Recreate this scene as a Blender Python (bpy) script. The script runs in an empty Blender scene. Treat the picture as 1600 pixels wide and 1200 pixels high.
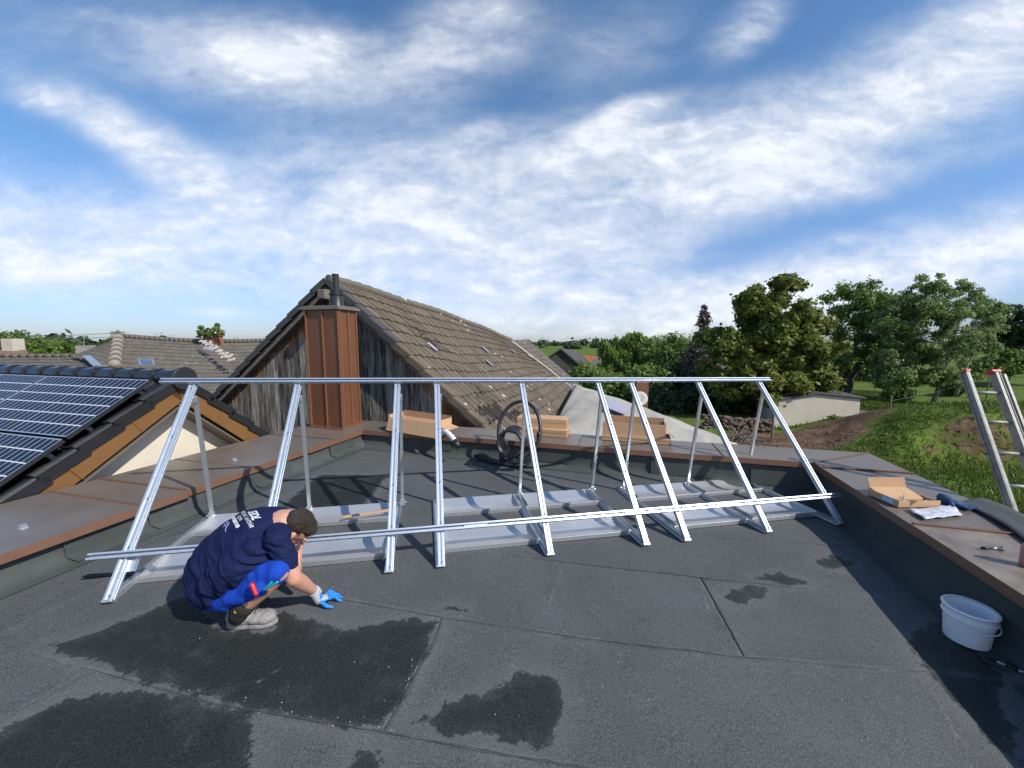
import bpy, bmesh, math, random
import numpy as np
from mathutils import Vector, Matrix, noise
from mathutils.bvhtree import BVHTree
random.seed(7); rng = np.random.default_rng(7)
S = bpy.context.scene
COL = S.collection
# ------------------------------------------------------------------ camera
F = 603.0; PIT = math.atan(67/F); CAM = Vector((0, 0, 1.6))
cd = bpy.data.cameras.new('camera'); cam = bpy.data.objects.new('camera', cd); COL.objects.link(cam)
cam.location = CAM; cam.rotation_euler = (math.pi/2-PIT, 0, 0)
cd.sensor_width = 36; cd.lens = F/1600*36; cd.clip_start = .05; cd.clip_end = 3000
S.camera = cam
S.view_settings.view_transform = 'Standard'; S.view_settings.look = 'None'
S.view_settings.exposure = 0.18; S.view_settings.gamma = 1
# ------------------------------------------------------------------ sun
SUNV = Vector((1.19, -.79, 1.2)).normalized()
sl = bpy.data.lights.new('sun', 'SUN'); sun = bpy.data.objects.new('sun', sl); COL.objects.link(sun)
sl.energy = 4.4; sl.angle = math.radians(.53); sl.color = (1, .95, .87)
sun.rotation_euler = SUNV.to_track_quat('Z', 'Y').to_euler(); sun.location = (8, -6, 12)
# ------------------------------------------------------------------ sky with clouds
W = bpy.data.worlds.new('World'); S.world = W; W.use_nodes = True
nt = W.node_tree; nt.nodes.clear()
def N(t, tree=None, **k):
    n = (tree or nt).nodes.new(t)
    for a, b in k.items(): setattr(n, a, b)
    return n
def pray(x, y):
    dx = (x-800)/F; dy = -(y-600)/F
    return Vector((dx, math.cos(PIT)+dy*math.sin(PIT), -math.sin(PIT)+dy*math.cos(PIT)))
def build_sky():
    L = nt.links.new
    out = N('ShaderNodeOutputWorld'); bg = N('ShaderNodeBackground'); L(bg.outputs[0], out.inputs[0])
    sky = N('ShaderNodeTexSky', sky_type='NISHITA', sun_disc=False)
    sky.sun_elevation = math.asin(SUNV.z); sky.sun_rotation = math.atan2(SUNV.x, SUNV.y)
    sky.air_density = 1.0; sky.dust_density = .6; sky.ozone_density = 1.6; sky.altitude = 200
    hs = N('ShaderNodeHueSaturation'); hs.inputs['Saturation'].default_value = 1.22; hs.inputs['Value'].default_value = 1.45; hs.inputs['Hue'].default_value = .5
    L(sky.outputs[0], hs.inputs['Color'])
    tc0 = N('ShaderNodeTexCoord'); sp0 = N('ShaderNodeSeparateXYZ'); L(tc0.outputs['Generated'], sp0.inputs[0])
    hz = N('ShaderNodeMapRange', interpolation_type='SMOOTHSTEP'); L(sp0.outputs[2], hz.inputs['Value'])
    for k_, q_ in zip(('From Min', 'From Max', 'To Min', 'To Max'), (-.02, .42, 1, 0)): hz.inputs[k_].default_value = q_
    tint = N('ShaderNodeMix', data_type='RGBA', blend_type='MULTIPLY'); L(hz.outputs[0], tint.inputs[0]); L(hs.outputs[0], tint.inputs[6]); tint.inputs[7].default_value = (.47, .555, .86, 1)
    tc = N('ShaderNodeTexCoord'); sp = N('ShaderNodeSeparateXYZ'); L(tc.outputs['Generated'], sp.inputs[0])
    ab = N('ShaderNodeMath', operation='ABSOLUTE'); L(sp.outputs[1], ab.inputs[0])
    mx = N('ShaderNodeMath', operation='MAXIMUM'); L(ab.outputs[0], mx.inputs[0]); mx.inputs[1].default_value = .08
    dx = N('ShaderNodeMath', operation='DIVIDE'); L(sp.outputs[0], dx.inputs[0]); L(mx.outputs[0], dx.inputs[1])
    dz = N('ShaderNodeMath', operation='DIVIDE'); L(sp.outputs[2], dz.inputs[0]); L(mx.outputs[0], dz.inputs[1])
    cb = N('ShaderNodeCombineXYZ'); L(dx.outputs[0], cb.inputs[0]); L(dz.outputs[0], cb.inputs[1])
    # domain warp
    wn = N('ShaderNodeTexNoise'); wn.inputs['Scale'].default_value = 2.2; wn.inputs['Detail'].default_value = 5; L(cb.outputs[0], wn.inputs['Vector'])
    ws = N('ShaderNodeVectorMath', operation='SUBTRACT'); L(wn.outputs['Color'], ws.inputs[0]); ws.inputs[1].default_value = (.5, .5, .5)
    wm = N('ShaderNodeVectorMath', operation='SCALE'); L(ws.outputs[0], wm.inputs[0]); wm.inputs['Scale'].default_value = .13
    wa = N('ShaderNodeVectorMath', operation='ADD'); L(cb.outputs[0], wa.inputs[0]); L(wm.outputs[0], wa.inputs[1])
    blobs = [  # centre x, y, half sizes, tilt (deg, counter-clockwise), weight
        (440, 105, 150, 68, 0, .95), (250, 70, 300, 90, -8, .40), (715, 62, 140, 80, 22, .78), (190, 205, 150, 34, -18, .62),
        (110, 350, 280, 70, -14, .72), (60, 410, 260, 60, -12, .62), (250, 250, 260, 45, -28, .45), (500, 300, 300, 110, 8, .62), (760, 290, 330, 70, 14, .66), (560, 400, 420, 60, -4, .66), (930, 330, 330, 120, 16, .62),
        (1330, 190, 470, 95, 22, .74), (1520, 70, 260, 100, 25, .45), (1150, 260, 330, 70, 20, .55), (1420, 270, 300, 30, 14, .35),
        (1360, 430, 480, 58, 11, .95), (1560, 360, 220, 60, 8, .55), (1000, 480, 420, 44, 3, .8), (700, 470, 300, 40, -5, .55),
        (960, 188, 90, 22, 24, .85), (1165, 38, 75, 42, 35, .8), (965, 225, 50, 16, 18, .7), (262, 412, 110, 9, -14, .6), (740, 225, 60, 20, 25, .4), (960, 70, 130, 70, 20, .3), (350, 490, 60, 8, 0, .3)]
    acc = None
    for (cx, cy, rx, ry, an, w) in blobs:
        r = pray(cx, cy); a, b = r.x/r.y, r.z/r.y
        r2 = pray(cx+10, cy); r3 = pray(cx, cy-10)
        kx = abs(r2.x/r2.y-a)/10; ky = abs(r3.z/r3.y-b)/10
        mp = N('ShaderNodeMapping', vector_type='TEXTURE')
        mp.inputs['Location'].default_value = (a, b, 0); mp.inputs['Rotation'].default_value = (0, 0, math.radians(an))
        mp.inputs['Scale'].default_value = (rx*kx*1.25, ry*ky*1.25, 1)
        L(wa.outputs[0], mp.inputs[0])
        ln = N('ShaderNodeVectorMath', operation='LENGTH'); L(mp.outputs[0], ln.inputs[0])
        mr = N('ShaderNodeMapRange', interpolation_type='SMOOTHSTEP'); L(ln.outputs['Value'], mr.inputs['Value'])
        mr.inputs['From Min'].default_value = 0.0; mr.inputs['From Max'].default_value = 1.35
        mr.inputs['To Min'].default_value = w; mr.inputs['To Max'].default_value = 0
        if acc is None: acc = mr.outputs[0]
        else:
            # 1-(1-a)(1-b) style soft union
            ad = N('ShaderNodeMath', operation='ADD'); L(acc, ad.inputs[0]); L(mr.outputs[0], ad.inputs[1])
            ml = N('ShaderNodeMath', operation='MULTIPLY'); L(acc, ml.inputs[0]); L(mr.outputs[0], ml.inputs[1])
            sb = N('ShaderNodeMath', operation='SUBTRACT'); L(ad.outputs[0], sb.inputs[0]); L(ml.outputs[0], sb.inputs[1]); acc = sb.outputs[0]
    def streak(scale, rot, sc, det, rough, dist=.3):
        m = N('ShaderNodeMapping'); m.inputs['Rotation'].default_value = (0, 0, math.radians(rot)); m.inputs['Scale'].default_value = sc
        L(wa.outputs[0], m.inputs[0])
        n = N('ShaderNodeTexNoise'); n.inputs['Scale'].default_value = scale; n.inputs['Detail'].default_value = det
        n.inputs['Roughness'].default_value = rough; n.inputs['Distortion'].default_value = dist; L(m.outputs[0], n.inputs['Vector']); return n.outputs['Fac']
    s1 = streak(2.2, -16, (1, 2.4, 1), 12, .55, .1); s2 = streak(7, -22, (1, 2.8, 1), 12, .6, .15); s3 = streak(24, -10, (1, 1.5, 1), 8, .6, .2)
    def mad(a, k, c):
        m = N('ShaderNodeMath', operation='MULTIPLY_ADD'); L(a, m.inputs[0]); m.inputs[1].default_value = k
        if isinstance(c, (int, float)): m.inputs[2].default_value = c
        else: L(c, m.inputs[2])
        return m.outputs[0]
    tex = mad(s1, 1.45, mad(s2, .62, mad(s3, .46, -.81)))     # mean about .48
    base = mad(acc, .93, .05)
    mul = N('ShaderNodeMath', operation='MULTIPLY'); L(base, mul.inputs[0]); L(mad(tex, 1.15, .42), mul.inputs[1])
    sq = mad(acc, .55, mad(tex, .9, -.86))                    # dense cores
    sqm = N('ShaderNodeMath', operation='MAXIMUM'); L(sq, sqm.inputs[0]); sqm.inputs[1].default_value = 0
    d1 = N('ShaderNodeMath', operation='MULTIPLY_ADD'); L(sqm.outputs[0], d1.inputs[0]); d1.inputs[1].default_value = .9; L(mul.outputs[0], d1.inputs[2])
    cv = N('ShaderNodeMapRange', interpolation_type='SMOOTHSTEP'); L(d1.outputs[0], cv.inputs['Value'])
    cv.inputs['From Min'].default_value = 0.0; cv.inputs['From Max'].default_value = 1.12; cv.inputs['To Max'].default_value = .95
    bright = N('ShaderNodeMapRange'); L(s2, bright.inputs['Value']); bright.inputs['From Min'].default_value = .3; bright.inputs['From Max'].default_value = .75
    cr = N('ShaderNodeMix', data_type='RGBA'); cr.inputs[6].default_value = (7.0, 7.5, 8.4, 1); cr.inputs[7].default_value = (9.3, 9.5, 9.9, 1)
    L(bright.outputs[0], cr.inputs[0])
    mix = N('ShaderNodeMix', data_type='RGBA'); L(cv.outputs[0], mix.inputs[0]); L(tint.outputs[2], mix.inputs[6]); L(cr.outputs[2], mix.inputs[7])
    L(mix.outputs[2], bg.inputs[0]); bg.inputs[1].default_value = .100
build_sky()
# ------------------------------------------------------------------ frame of reference
AN = math.radians(15.75)
UU = Vector((math.cos(AN), -math.sin(AN), 0)); VV = Vector((math.sin(AN), math.cos(AN), 0)); ZZ = Vector((0, 0, 1))
def P(u, v, z=0): return UU*u+VV*v+ZZ*z
def onplane(x, y, n, d):
    r = pray(x, y); t = (d-n.dot(CAM))/n.dot(r); return CAM+r*t
def atZ(x, y, z): return onplane(x, y, ZZ, z)
def atU(x, y, u): return onplane(x, y, UU, u)
def atV(x, y, v): return onplane(x, y, VV, v)
def atY(x, y, Y): return onplane(x, y, Vector((0, 1, 0)), Y)
def sst(a, b, x):
    t = min(1, max(0, (x-a)/(b-a))); return t*t*(3-2*t)
def fz(u, v):
    x = u*UU.x+v*VV.x
    return -.02*(x+2.5)-.05*max(0, 3.7-v)*sst(.3, 2.0, u)
def fl(x, y):
    z = 0
    for i in range(60):
        p = atZ(x, y, z); z = fz(p.dot(UU), p.dot(VV))
    return atZ(x, y, z)
def fzp(p): return fz(p.dot(UU), p.dot(VV))
# ------------------------------------------------------------------ helpers
class MB:
    def __init__(s): s.v = []; s.f = []; s.m = []; s.uv = {}
    def face(s, pts, m=0):
        i = len(s.v); s.v += [tuple(p) for p in pts]; s.f.append(tuple(range(i, i+len(pts)))); s.m.append(m)
    def hexa(s, p, m=0):   # bottom 4 (ccw from above) then top 4
        i = len(s.v); s.v += [tuple(q) for q in p]
        for f in ((3, 2, 1, 0), (4, 5, 6, 7), (0, 1, 5, 4), (1, 2, 6, 5), (2, 3, 7, 6), (3, 0, 4, 7)):
            s.f.append(tuple(i+k for k in f)); s.m.append(m)
        return s
    def obox(s, c, ax, ay, az, m=0):   # centre and half-axis vectors
        c = Vector(c); q = [c+ax*a+ay*b+az*d for d in (-1, 1) for a, b in ((-1, -1), (1, -1), (1, 1), (-1, 1))]
        return s.hexa(q, m)
    def uvbox(s, u0, u1, v0, v1, z0, z1, m=0):
        return s.hexa([P(u0, v0, z0), P(u1, v0, z0), P(u1, v1, z0), P(u0, v1, z0), P(u0, v0, z1), P(u1, v0, z1), P(u1, v1, z1), P(u0, v1, z1)], m)
    def bar(s, a, b, w, h, up=ZZ, m=0):
        a = Vector(a); b = Vector(b); d = (b-a).normalized(); x = d.cross(Vector(up)).normalized(); y = x.cross(d)
        return s.obox((a+b)/2, d*((b-a).length/2), x*(w/2), y*(h/2), m)
    def tube(s, pts, r, n=10, m=0, cap=True, closed=False):
        pts = [Vector(p) for p in pts]; k = len(pts); rs = r if isinstance(r, (list, tuple)) else [r]*k
        i0 = len(s.v); t0 = None; x = None
        for j, p in enumerate(pts):
            d = (pts[min(j+1, k-1)]-pts[max(j-1, 0)]).normalized()
            if x is None:
                x = d.cross(ZZ)
                if x.length < .05: x = d.cross(Vector((1, 0, 0)))
            else: x = x-d*x.dot(d)
            x.normalize(); y = d.cross(x)
            for a in range(n):
                an = 2*math.pi*a/n; s.v.append(tuple(p+(x*math.cos(an)+y*math.sin(an))*rs[j]))
        for j in range(k-1):
            for a in range(n):
                b = (a+1) % n; s.f.append((i0+j*n+a, i0+j*n+b, i0+(j+1)*n+b, i0+(j+1)*n+a)); s.m.append(m)
        if cap:
            s.f.append(tuple(i0+a for a in range(n))[::-1]); s.m.append(m)
            s.f.append(tuple(i0+(k-1)*n+a for a in range(n))); s.m.append(m)
        return s
    def lathe(s, c, prof, n=32, m=0, ax=ZZ, sx=1, sy=1):
        ax = Vector(ax).normalized(); x = ax.orthogonal().normalized(); y = ax.cross(x); c = Vector(c); i0 = len(s.v)
        for (r, h) in prof:
            for a in range(n):
                an = 2*math.pi*a/n; s.v.append(tuple(c+ax*h+(x*math.cos(an)*sx+y*math.sin(an)*sy)*r))
        for j in range(len(prof)-1):
            for a in range(n):
                b = (a+1) % n; s.f.append((i0+j*n+a, i0+j*n+b, i0+(j+1)*n+b, i0+(j+1)*n+a)); s.m.append(m)
        return s
    def ball(s, c, rx, ry=None, rz=None, R=None, n=16, m=0):
        ry = ry or rx; rz = rz or rx; c = Vector(c); R = R or Matrix.Identity(3); i0 = len(s.v); h = n//2
        for j in range(1, h):
            t = math.pi*j/h
            for a in range(n):
                p = 2*math.pi*a/n; s.v.append(tuple(c+R@Vector((rx*math.sin(t)*math.cos(p), ry*math.sin(t)*math.sin(p), rz*math.cos(t)))))
        tp = len(s.v); s.v.append(tuple(c+R@Vector((0, 0, rz)))); s.v.append(tuple(c+R@Vector((0, 0, -rz))))
        for j in range(h-2):
            for a in range(n):
                b = (a+1) % n; s.f.append((i0+j*n+a, i0+(j+1)*n+a, i0+(j+1)*n+b, i0+j*n+b)); s.m.append(m)
        for a in range(n):
            b = (a+1) % n
            s.f.append((tp, i0+a, i0+b)); s.m.append(m); s.f.append((tp+1, i0+(h-2)*n+b, i0+(h-2)*n+a)); s.m.append(m)
        return s
    def cone(s, a, b, ra, rb, n=14, m=0):   # tapered capsule
        a = Vector(a); b = Vector(b); d = b-a; L = d.length
        if L < 1e-5: return s.ball(a, max(ra, rb), n=n)
        pts = []; rs = []
        dn = d/L
        for k in range(5):
            t = math.pi/2*k/4; pts.append(a-dn*ra*math.cos(t)*1.0); rs.append(max(.0008, ra*math.sin(t)))
        for k in range(5):
            t = math.pi/2*k/4; pts.append(b+dn*rb*math.sin(t)); rs.append(max(.0008, rb*math.cos(t)))
        return s.tube(pts, rs, n, m)
    def build(s, name, mats, parent=None, smooth=False, bevel=0, auto=None):
        me = bpy.data.meshes.new(name); me.from_pydata(s.v, [], s.f)
        mats = mats if isinstance(mats, (list, tuple)) else [mats]
        for mm in mats: me.materials.append(mm)
        if len(mats) > 1: me.polygons.foreach_set('material_index', s.m)
        if smooth: me.polygons.foreach_set('use_smooth', [True]*len(s.f))
        me.update()
        o = bpy.data.objects.new(name, me); COL.objects.link(o)
        if parent:
            o.parent = parent
            if parent.name in INV: o.matrix_parent_inverse = INV[parent.name]
        if bevel:
            b = o.modifiers.new('b', 'BEVEL'); b.width = bevel; b.segments = 2; b.limit_method = 'ANGLE'; b.angle_limit = math.radians(40)
        if auto:
            try: me.set_sharp_from_angle(angle=math.radians(auto))
            except Exception: pass
        return o
INV = {}
def thing(name, label, cat, loc=(0, 0, 0), group=None):
    o = bpy.data.objects.new(name, None); COL.objects.link(o); o.location = loc; o.empty_display_size = .1
    INV[o.name] = Matrix.Translation(Vector(loc)).inverted()
    o['label'] = label; o['category'] = cat
    if group: o['group'] = group
    return o
def tag(o, label=None, cat=None, group=None, kind=None):
    if label: o['label'] = label
    if cat: o['category'] = cat
    if group: o['group'] = group
    if kind: o['kind'] = kind
    return o
# ------------------------------------------------------------------ materials
def mat(name, col=(.5, .5, .5), rough=.6, metal=0, spec=.5, var=None, vs=6, vdet=6, bump=0, bs=60, bdet=6, mapscale=None, coat=0, extra=None, stops=None):
    m = bpy.data.materials.new(name); m.use_nodes = True; t = m.node_tree; b = t.nodes['Principled BSDF']; L = t.links.new
    b.inputs['Base Color'].default_value = (*col, 1); b.inputs['Roughness'].default_value = rough; b.inputs['Metallic'].default_value = metal
    b.inputs['Specular IOR Level'].default_value = spec; b.inputs['Coat Weight'].default_value = coat
    tc = N('ShaderNodeTexCoord', t); mp = N('ShaderNodeMapping', t); L(tc.outputs['Object'], mp.inputs[0])
    if mapscale: mp.inputs['Scale'].default_value = mapscale
    if var:
        n = N('ShaderNodeTexNoise', t); n.inputs['Scale'].default_value = vs; n.inputs['Detail'].default_value = vdet; n.inputs['Roughness'].default_value = .65
        L(mp.outputs[0], n.inputs['Vector']); r = N('ShaderNodeMapRange', t); L(n.outputs['Fac'], r.inputs['Value'])
        r.inputs['From Min'].default_value = .3; r.inputs['From Max'].default_value = .7
        mx = N('ShaderNodeMix', t, data_type='RGBA'); mx.inputs[6].default_value = (*col, 1); mx.inputs[7].default_value = (*var, 1)
        L(r.outputs[0], mx.inputs[0]); L(mx.outputs[2], b.inputs['Base Color'])
    if bump:
        n2 = N('ShaderNodeTexNoise', t); n2.inputs['Scale'].default_value = bs; n2.inputs['Detail'].default_value = bdet; L(mp.outputs[0], n2.inputs['Vector'])
        bp = N('ShaderNodeBump', t); bp.inputs['Strength'].default_value = bump; bp.inputs['Distance'].default_value = .02
        L(n2.outputs['Fac'], bp.inputs['Height']); L(bp.outputs[0], b.inputs['Normal'])
    return m
M = {}
M['galv'] = mat('galvanised', (.62, .66, .70), .33, .75, var=(.50, .54, .58), vs=30, bump=.05, bs=200)
M['galv_rail'] = mat('galvanised_rail', (.50, .57, .66), .36, .55, var=(.43, .49, .57), vs=22, bump=.04, bs=120)  # bluish base colour stands in for the sky reflected in the metal
M['alu'] = mat('aluminium_sheet', (.66, .66, .66), .36, .65, var=(.60, .60, .60), vs=3, bump=.03, bs=9, bdet=2)
M['alu_old'] = mat('weathered_aluminium', (.31, .31, .295), .55, .35, var=(.19, .19, .18), vs=14, bump=.1, bs=60)
M['bolt'] = mat('bolt', (.4, .4, .42), .35, .9)
M['slot'] = mat('slot_dark', (.10, .105, .115), .7)
M['slot_light'] = mat('slot_shade', (.34, .36, .39), .6, .4)
M['cap'] = mat('brown_coated_metal', (.150, .124, .104), .38, .15, var=(.188, .158, .135), vs=2.2, bump=.04, bs=5, bdet=3)
M['cap_dusty'] = mat('dusty_brown_metal', (.135, .10, .083), .42, .2, var=(.30, .25, .20), vs=4.5, vdet=9, bump=.05, bs=8)
M['cap_edge'] = mat('brown_metal_edge', (.185, .095, .060), .45, .15, var=(.15, .08, .052), vs=7, bump=.03, bs=9)
M['copper'] = mat('copper_cladding', (.200, .086, .044), .42, .25, var=(.155, .067, .036), vs=3.0, bump=.05, bs=3.5, bdet=3)
M['copper_seam'] = mat('copper_seam', (.26, .105, .055), .42, .3)
M['fascia'] = mat('ochre_fascia', (.22, .108, .034), .5, .15, var=(.185, .088, .03), vs=2.5)
M['black_metal'] = mat('black_metal', (.025, .027, .03), .4, .2)
M['black_tile'] = mat('black_tile', (.014, .015, .017), .28, 0, var=(.022, .023, .026), vs=5, bump=.05, bs=40)
M['plaster'] = mat('cream_plaster', (.66, .60, .48), .9, var=(.58, .52, .42), vs=1.5, bump=.15, bs=60)
M['white_plastic'] = mat('white_plastic', (.86, .87, .89), .32, bump=.03, bs=12)
M['card'] = mat('cardboard', (.53, .335, .19), .8, var=(.47, .29, .16), vs=6, bump=.05, bs=50)
M['card_in'] = mat('cardboard_inside', (.42, .26, .145), .85, var=(.36, .22, .12), vs=8)
M['rubber'] = mat('black_pipe', (.022, .022, .024), .36, bump=.05, bs=60)
M['tape'] = mat('white_wrap', (.74, .75, .77), .45, var=(.62, .63, .66), vs=25, bump=.35, bs=40)
M['paper'] = mat('paper', (.72, .73, .76), .3, var=(.38, .40, .50), vs=22, vdet=8, bump=.4, bs=18)
M['blue'] = mat('blue_glove', (.012, .13, .42), .6, var=(.02, .17, .5), vs=30, bump=.2, bs=120)
M['bright_blue'] = mat('bright_blue_rubber', (.010, .17, .62), .6, var=(.015, .24, .72), vs=30, bump=.2, bs=150)
M['navy_glove'] = mat('dark_blue_rag', (.018, .05, .12), .8, var=(.03, .09, .2), vs=20, bump=.4, bs=50)
M['grey_knit'] = mat('grey_knit', (.46, .48, .50), .9, var=(.36, .38, .40), vs=60, bump=.3, bs=300)
M['mat_felt'] = mat('dark_felt', (.045, .050, .056), .95, var=(.07, .075, .08), vs=10, bump=.4, bs=200)
M['brick'] = mat('brick', (.30, .12, .07), .9, var=(.20, .10, .07), vs=12, bump=.5, bs=30)
M['concrete'] = mat('concrete', (.52, .475, .40), .9, var=(.42, .385, .325), vs=1.3, vdet=10, bump=.3, bs=25)
M['pale_roof'] = mat('pale_sheet_roof', (.42, .395, .345), .85, var=(.27, .255, .225), vs=1.8, vdet=12, mapscale=(1.6, .5, 1), bump=.2, bs=20)
M['red_plastic'] = mat('red_plastic', (.55, .02, .02), .4)
M['pink_can'] = mat('pink_can', (.45, .20, .17), .4)
M['skin'] = mat('skin', (.56, .31, .22), .55, var=(.50, .25, .17), vs=18, bump=.08, bs=150)
M['hair'] = mat('hair', (.020, .013, .009), .6, var=(.050, .032, .020), vs=70, vdet=3, bump=.6, bs=220, mapscale=(1, 1, 1))
M['sock'] = mat('sock', (.018, .018, .02), .9, bump=.3, bs=300)
M['shoe'] = mat('grey_suede', (.20, .20, .185), .85, var=(.29, .285, .265), vs=28, bump=.35, bs=80)
M['sole'] = mat('shoe_sole', (.30, .30, .29), .8, var=(.18, .18, .175), vs=40)
M['white'] = mat('white_print', (.80, .81, .84), .7)
M['yellow'] = mat('yellow_print', (.75, .6, .02), .7)
M['lilac'] = mat('lilac_print', (.45, .32, .66), .7)
M['sky_print'] = mat('light_blue_print', (.40, .58, .85), .7)
M['trunk'] = mat('bark', (.06, .048, .038), .95, var=(.11, .09, .07), vs=8, bump=.6, bs=30)
M['birch'] = mat('birch_bark', (.40, .385, .35), .9, var=(.06, .055, .05), vs=3.2, vdet=8, mapscale=(1, 1, .45), bump=.3, bs=20)
M['wood_grey'] = mat('old_wood', (.12, .105, .09), .95, var=(.19, .17, .15), vs=10, bump=.5, bs=30)
M['glass_dark'] = mat('dark_glass', (.04, .05, .06), .1)
M['dish'] = mat('dish_grey', (.48, .48, .46), .5)
M['wire'] = mat('wire', (.05, .05, .055), .6)
M['lavender'] = mat('plastic_skylight', (.34, .33, .42), .4, var=(.28, .27, .36), vs=3)
M['red_roof'] = mat('orange_tiles', (.42, .13, .06), .85, var=(.32, .10, .05), vs=3, bump=.4, bs=8)
M['dark_roof'] = mat('dark_slate', (.045, .046, .048), .8, var=(.075, .075, .075), vs=3)

def cloth(name, c1, c2, sc=7, bumpd=.5):
    m = mat(name, c1, .85, 0, .3, var=c2, vs=5, bump=bumpd, bs=sc, bdet=3)
    t = m.node_tree; b = t.nodes['Principled BSDF']; b.inputs['Sheen Weight'].default_value = .0; b.inputs['Specular IOR Level'].default_value = .12
    return m
M['shirt'] = cloth('navy_cotton', (.008, .012, .050), (.013, .019, .070), 9, .5)
M['trouser'] = cloth('blue_workwear', (.010, .050, .36), (.014, .066, .44), 12, .5)
def leafmat(name, c1, c2, trans=.25):
    m = bpy.data.materials.new(name); m.use_nodes = True; t = m.node_tree; b = t.nodes['Principled BSDF']; L = t.links.new
    at = N('ShaderNodeAttribute', t, attribute_name='var')
    r = N('ShaderNodeMix', t, data_type='RGBA'); r.inputs[6].default_value = (*c1, 1); r.inputs[7].default_value = (*c2, 1)
    L(at.outputs['Fac'], r.inputs[0]); L(r.outputs[2], b.inputs['Base Color']); b.inputs['Roughness'].default_value = .5; b.inputs['Specular IOR Level'].default_value = .35
    tr = N('ShaderNodeBsdfTranslucent', t); L(r.outputs[2], tr.inputs[0]); mx = N('ShaderNodeMixShader', t); mx.inputs[0].default_value = trans
    L(b.outputs[0], mx.inputs[1]); L(tr.outputs[0], mx.inputs[2]); L(mx.outputs[0], t.nodes['Material Output'].inputs[0])
    return m
M['leaf_chestnut'] = leafmat('leaf_chestnut', (.075, .11, .018), (.26, .28, .06), .42)
M['leaf_mid'] = leafmat('leaf_mid', (.10, .175, .036), (.24, .32, .09), .5)
M['leaf_willow'] = leafmat('leaf_willow', (.12, .21, .035), (.24, .34, .09), .5)
M['leaf_birch'] = leafmat('leaf_birch', (.13, .20, .06), (.28, .35, .14), .5)
M['leaf_bright'] = leafmat('leaf_bright', (.06, .115, .015), (.13, .20, .035), .3)
M['leaf_dark'] = leafmat('leaf_dark', (.026, .046, .016), (.06, .09, .03), .3)
M['needle_dead'] = leafmat('needle_dead', (.09, .075, .06), (.16, .135, .11), .1)
M['leaf_far'] = leafmat('leaf_far', (.04, .065, .03), (.075, .11, .045), .2)
M['grass_blade'] = leafmat('grass_blade', (.06, .115, .014), (.165, .205, .045), .35)

def tile_mat(name, c1, c2, spot=(.5, .49, .45), moss=(.02, .017, .012), spots=.5, mosspts=None):
    m = bpy.data.materials.new(name); m.use_nodes = True; t = m.node_tree; b = t.nodes['Principled BSDF']; L = t.links.new
    tc = N('ShaderNodeTexCoord', t); at = N('ShaderNodeAttribute', t, attribute_name='var')
    n = N('ShaderNodeTexNoise', t); n.inputs['Scale'].default_value = 2.2; n.inputs['Detail'].default_value = 9; n.inputs['Roughness'].default_value = .7; L(tc.outputs['Object'], n.inputs['Vector'])
    ad = N('ShaderNodeMath', t, operation='MULTIPLY_ADD'); L(at.outputs['Fac'], ad.inputs[0]); ad.inputs[1].default_value = .5; 
    mr = N('ShaderNodeMapRange', t); L(n.outputs['Fac'], mr.inputs['Value']); mr.inputs['From Min'].default_value = .35; mr.inputs['From Max'].default_value = .65; mr.inputs['To Max'].default_value = .6
    L(mr.outputs[0], ad.inputs[2])
    mx = N('ShaderNodeMix', t, data_type='RGBA'); mx.inputs[6].default_value = (*c1, 1); mx.inputs[7].default_value = (*c2, 1); L(ad.outputs[0], mx.inputs[0])
    vo = N('ShaderNodeTexVoronoi', t); vo.inputs['Scale'].default_value = 3.2; L(tc.outputs['Object'], vo.inputs['Vector'])
    vr = N('ShaderNodeTexNoise', t); vr.inputs['Scale'].default_value = .55; L(tc.outputs['Object'], vr.inputs['Vector'])
    th = N('ShaderNodeMapRange', t); L(vr.outputs['Fac'], th.inputs['Value']); th.inputs['From Min'].default_value = .42; th.inputs['From Max'].default_value = .62; th.inputs['To Max'].default_value = .17*spots/.5
    lt = N('ShaderNodeMath', t, operation='LESS_THAN'); L(vo.outputs['Distance'], lt.inputs[0]); L(th.outputs[0], lt.inputs[1])
    m2 = N('ShaderNodeMix', t, data_type='RGBA'); L(lt.outputs[0], m2.inputs[0]); L(mx.outputs[2], m2.inputs[6]); m2.inputs[7].default_value = (*spot, 1)
    am = N('ShaderNodeAttribute', t, attribute_name='moss')
    mn = N('ShaderNodeTexNoise', t); mn.inputs['Scale'].default_value = 9; mn.inputs['Detail'].default_value = 6; L(tc.outputs['Object'], mn.inputs['Vector'])
    sm = N('ShaderNodeMath', t, operation='ADD'); L(am.outputs['Fac'], sm.inputs[0]); L(mn.outputs['Fac'], sm.inputs[1])
    mm = N('ShaderNodeMapRange', t); L(sm.outputs[0], mm.inputs['Value']); mm.inputs['From Min'].default_value = 1.0; mm.inputs['From Max'].default_value = 1.08
    m3 = N('ShaderNodeMix', t, data_type='RGBA'); L(mm.outputs[0], m3.inputs[0]); L(m2.outputs[2], m3.inputs[6]); m3.inputs[7].default_value = (*moss, 1)
    L(m3.outputs[2], b.inputs['Base Color']); b.inputs['Roughness'].default_value = .85
    bn = N('ShaderNodeTexNoise', t); bn.inputs['Scale'].default_value = 35; bn.inputs['Detail'].default_value = 6; L(tc.outputs['Object'], bn.inputs['Vector'])
    bp = N('ShaderNodeBump', t); bp.inputs['Strength'].default_value = .4; bp.inputs['Distance'].default_value = .02; L(bn.outputs['Fac'], bp.inputs['Height']); L(bp.outputs[0], b.inputs['Normal'])
    return m
M['barn_tile'] = tile_mat('barn_tile', (.080, .062, .043), (.150, .118, .082))
M['barn_tile_old'] = tile_mat('barn_tile_old', (.10, .088, .072), (.155, .135, .11), spots=.7)
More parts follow.
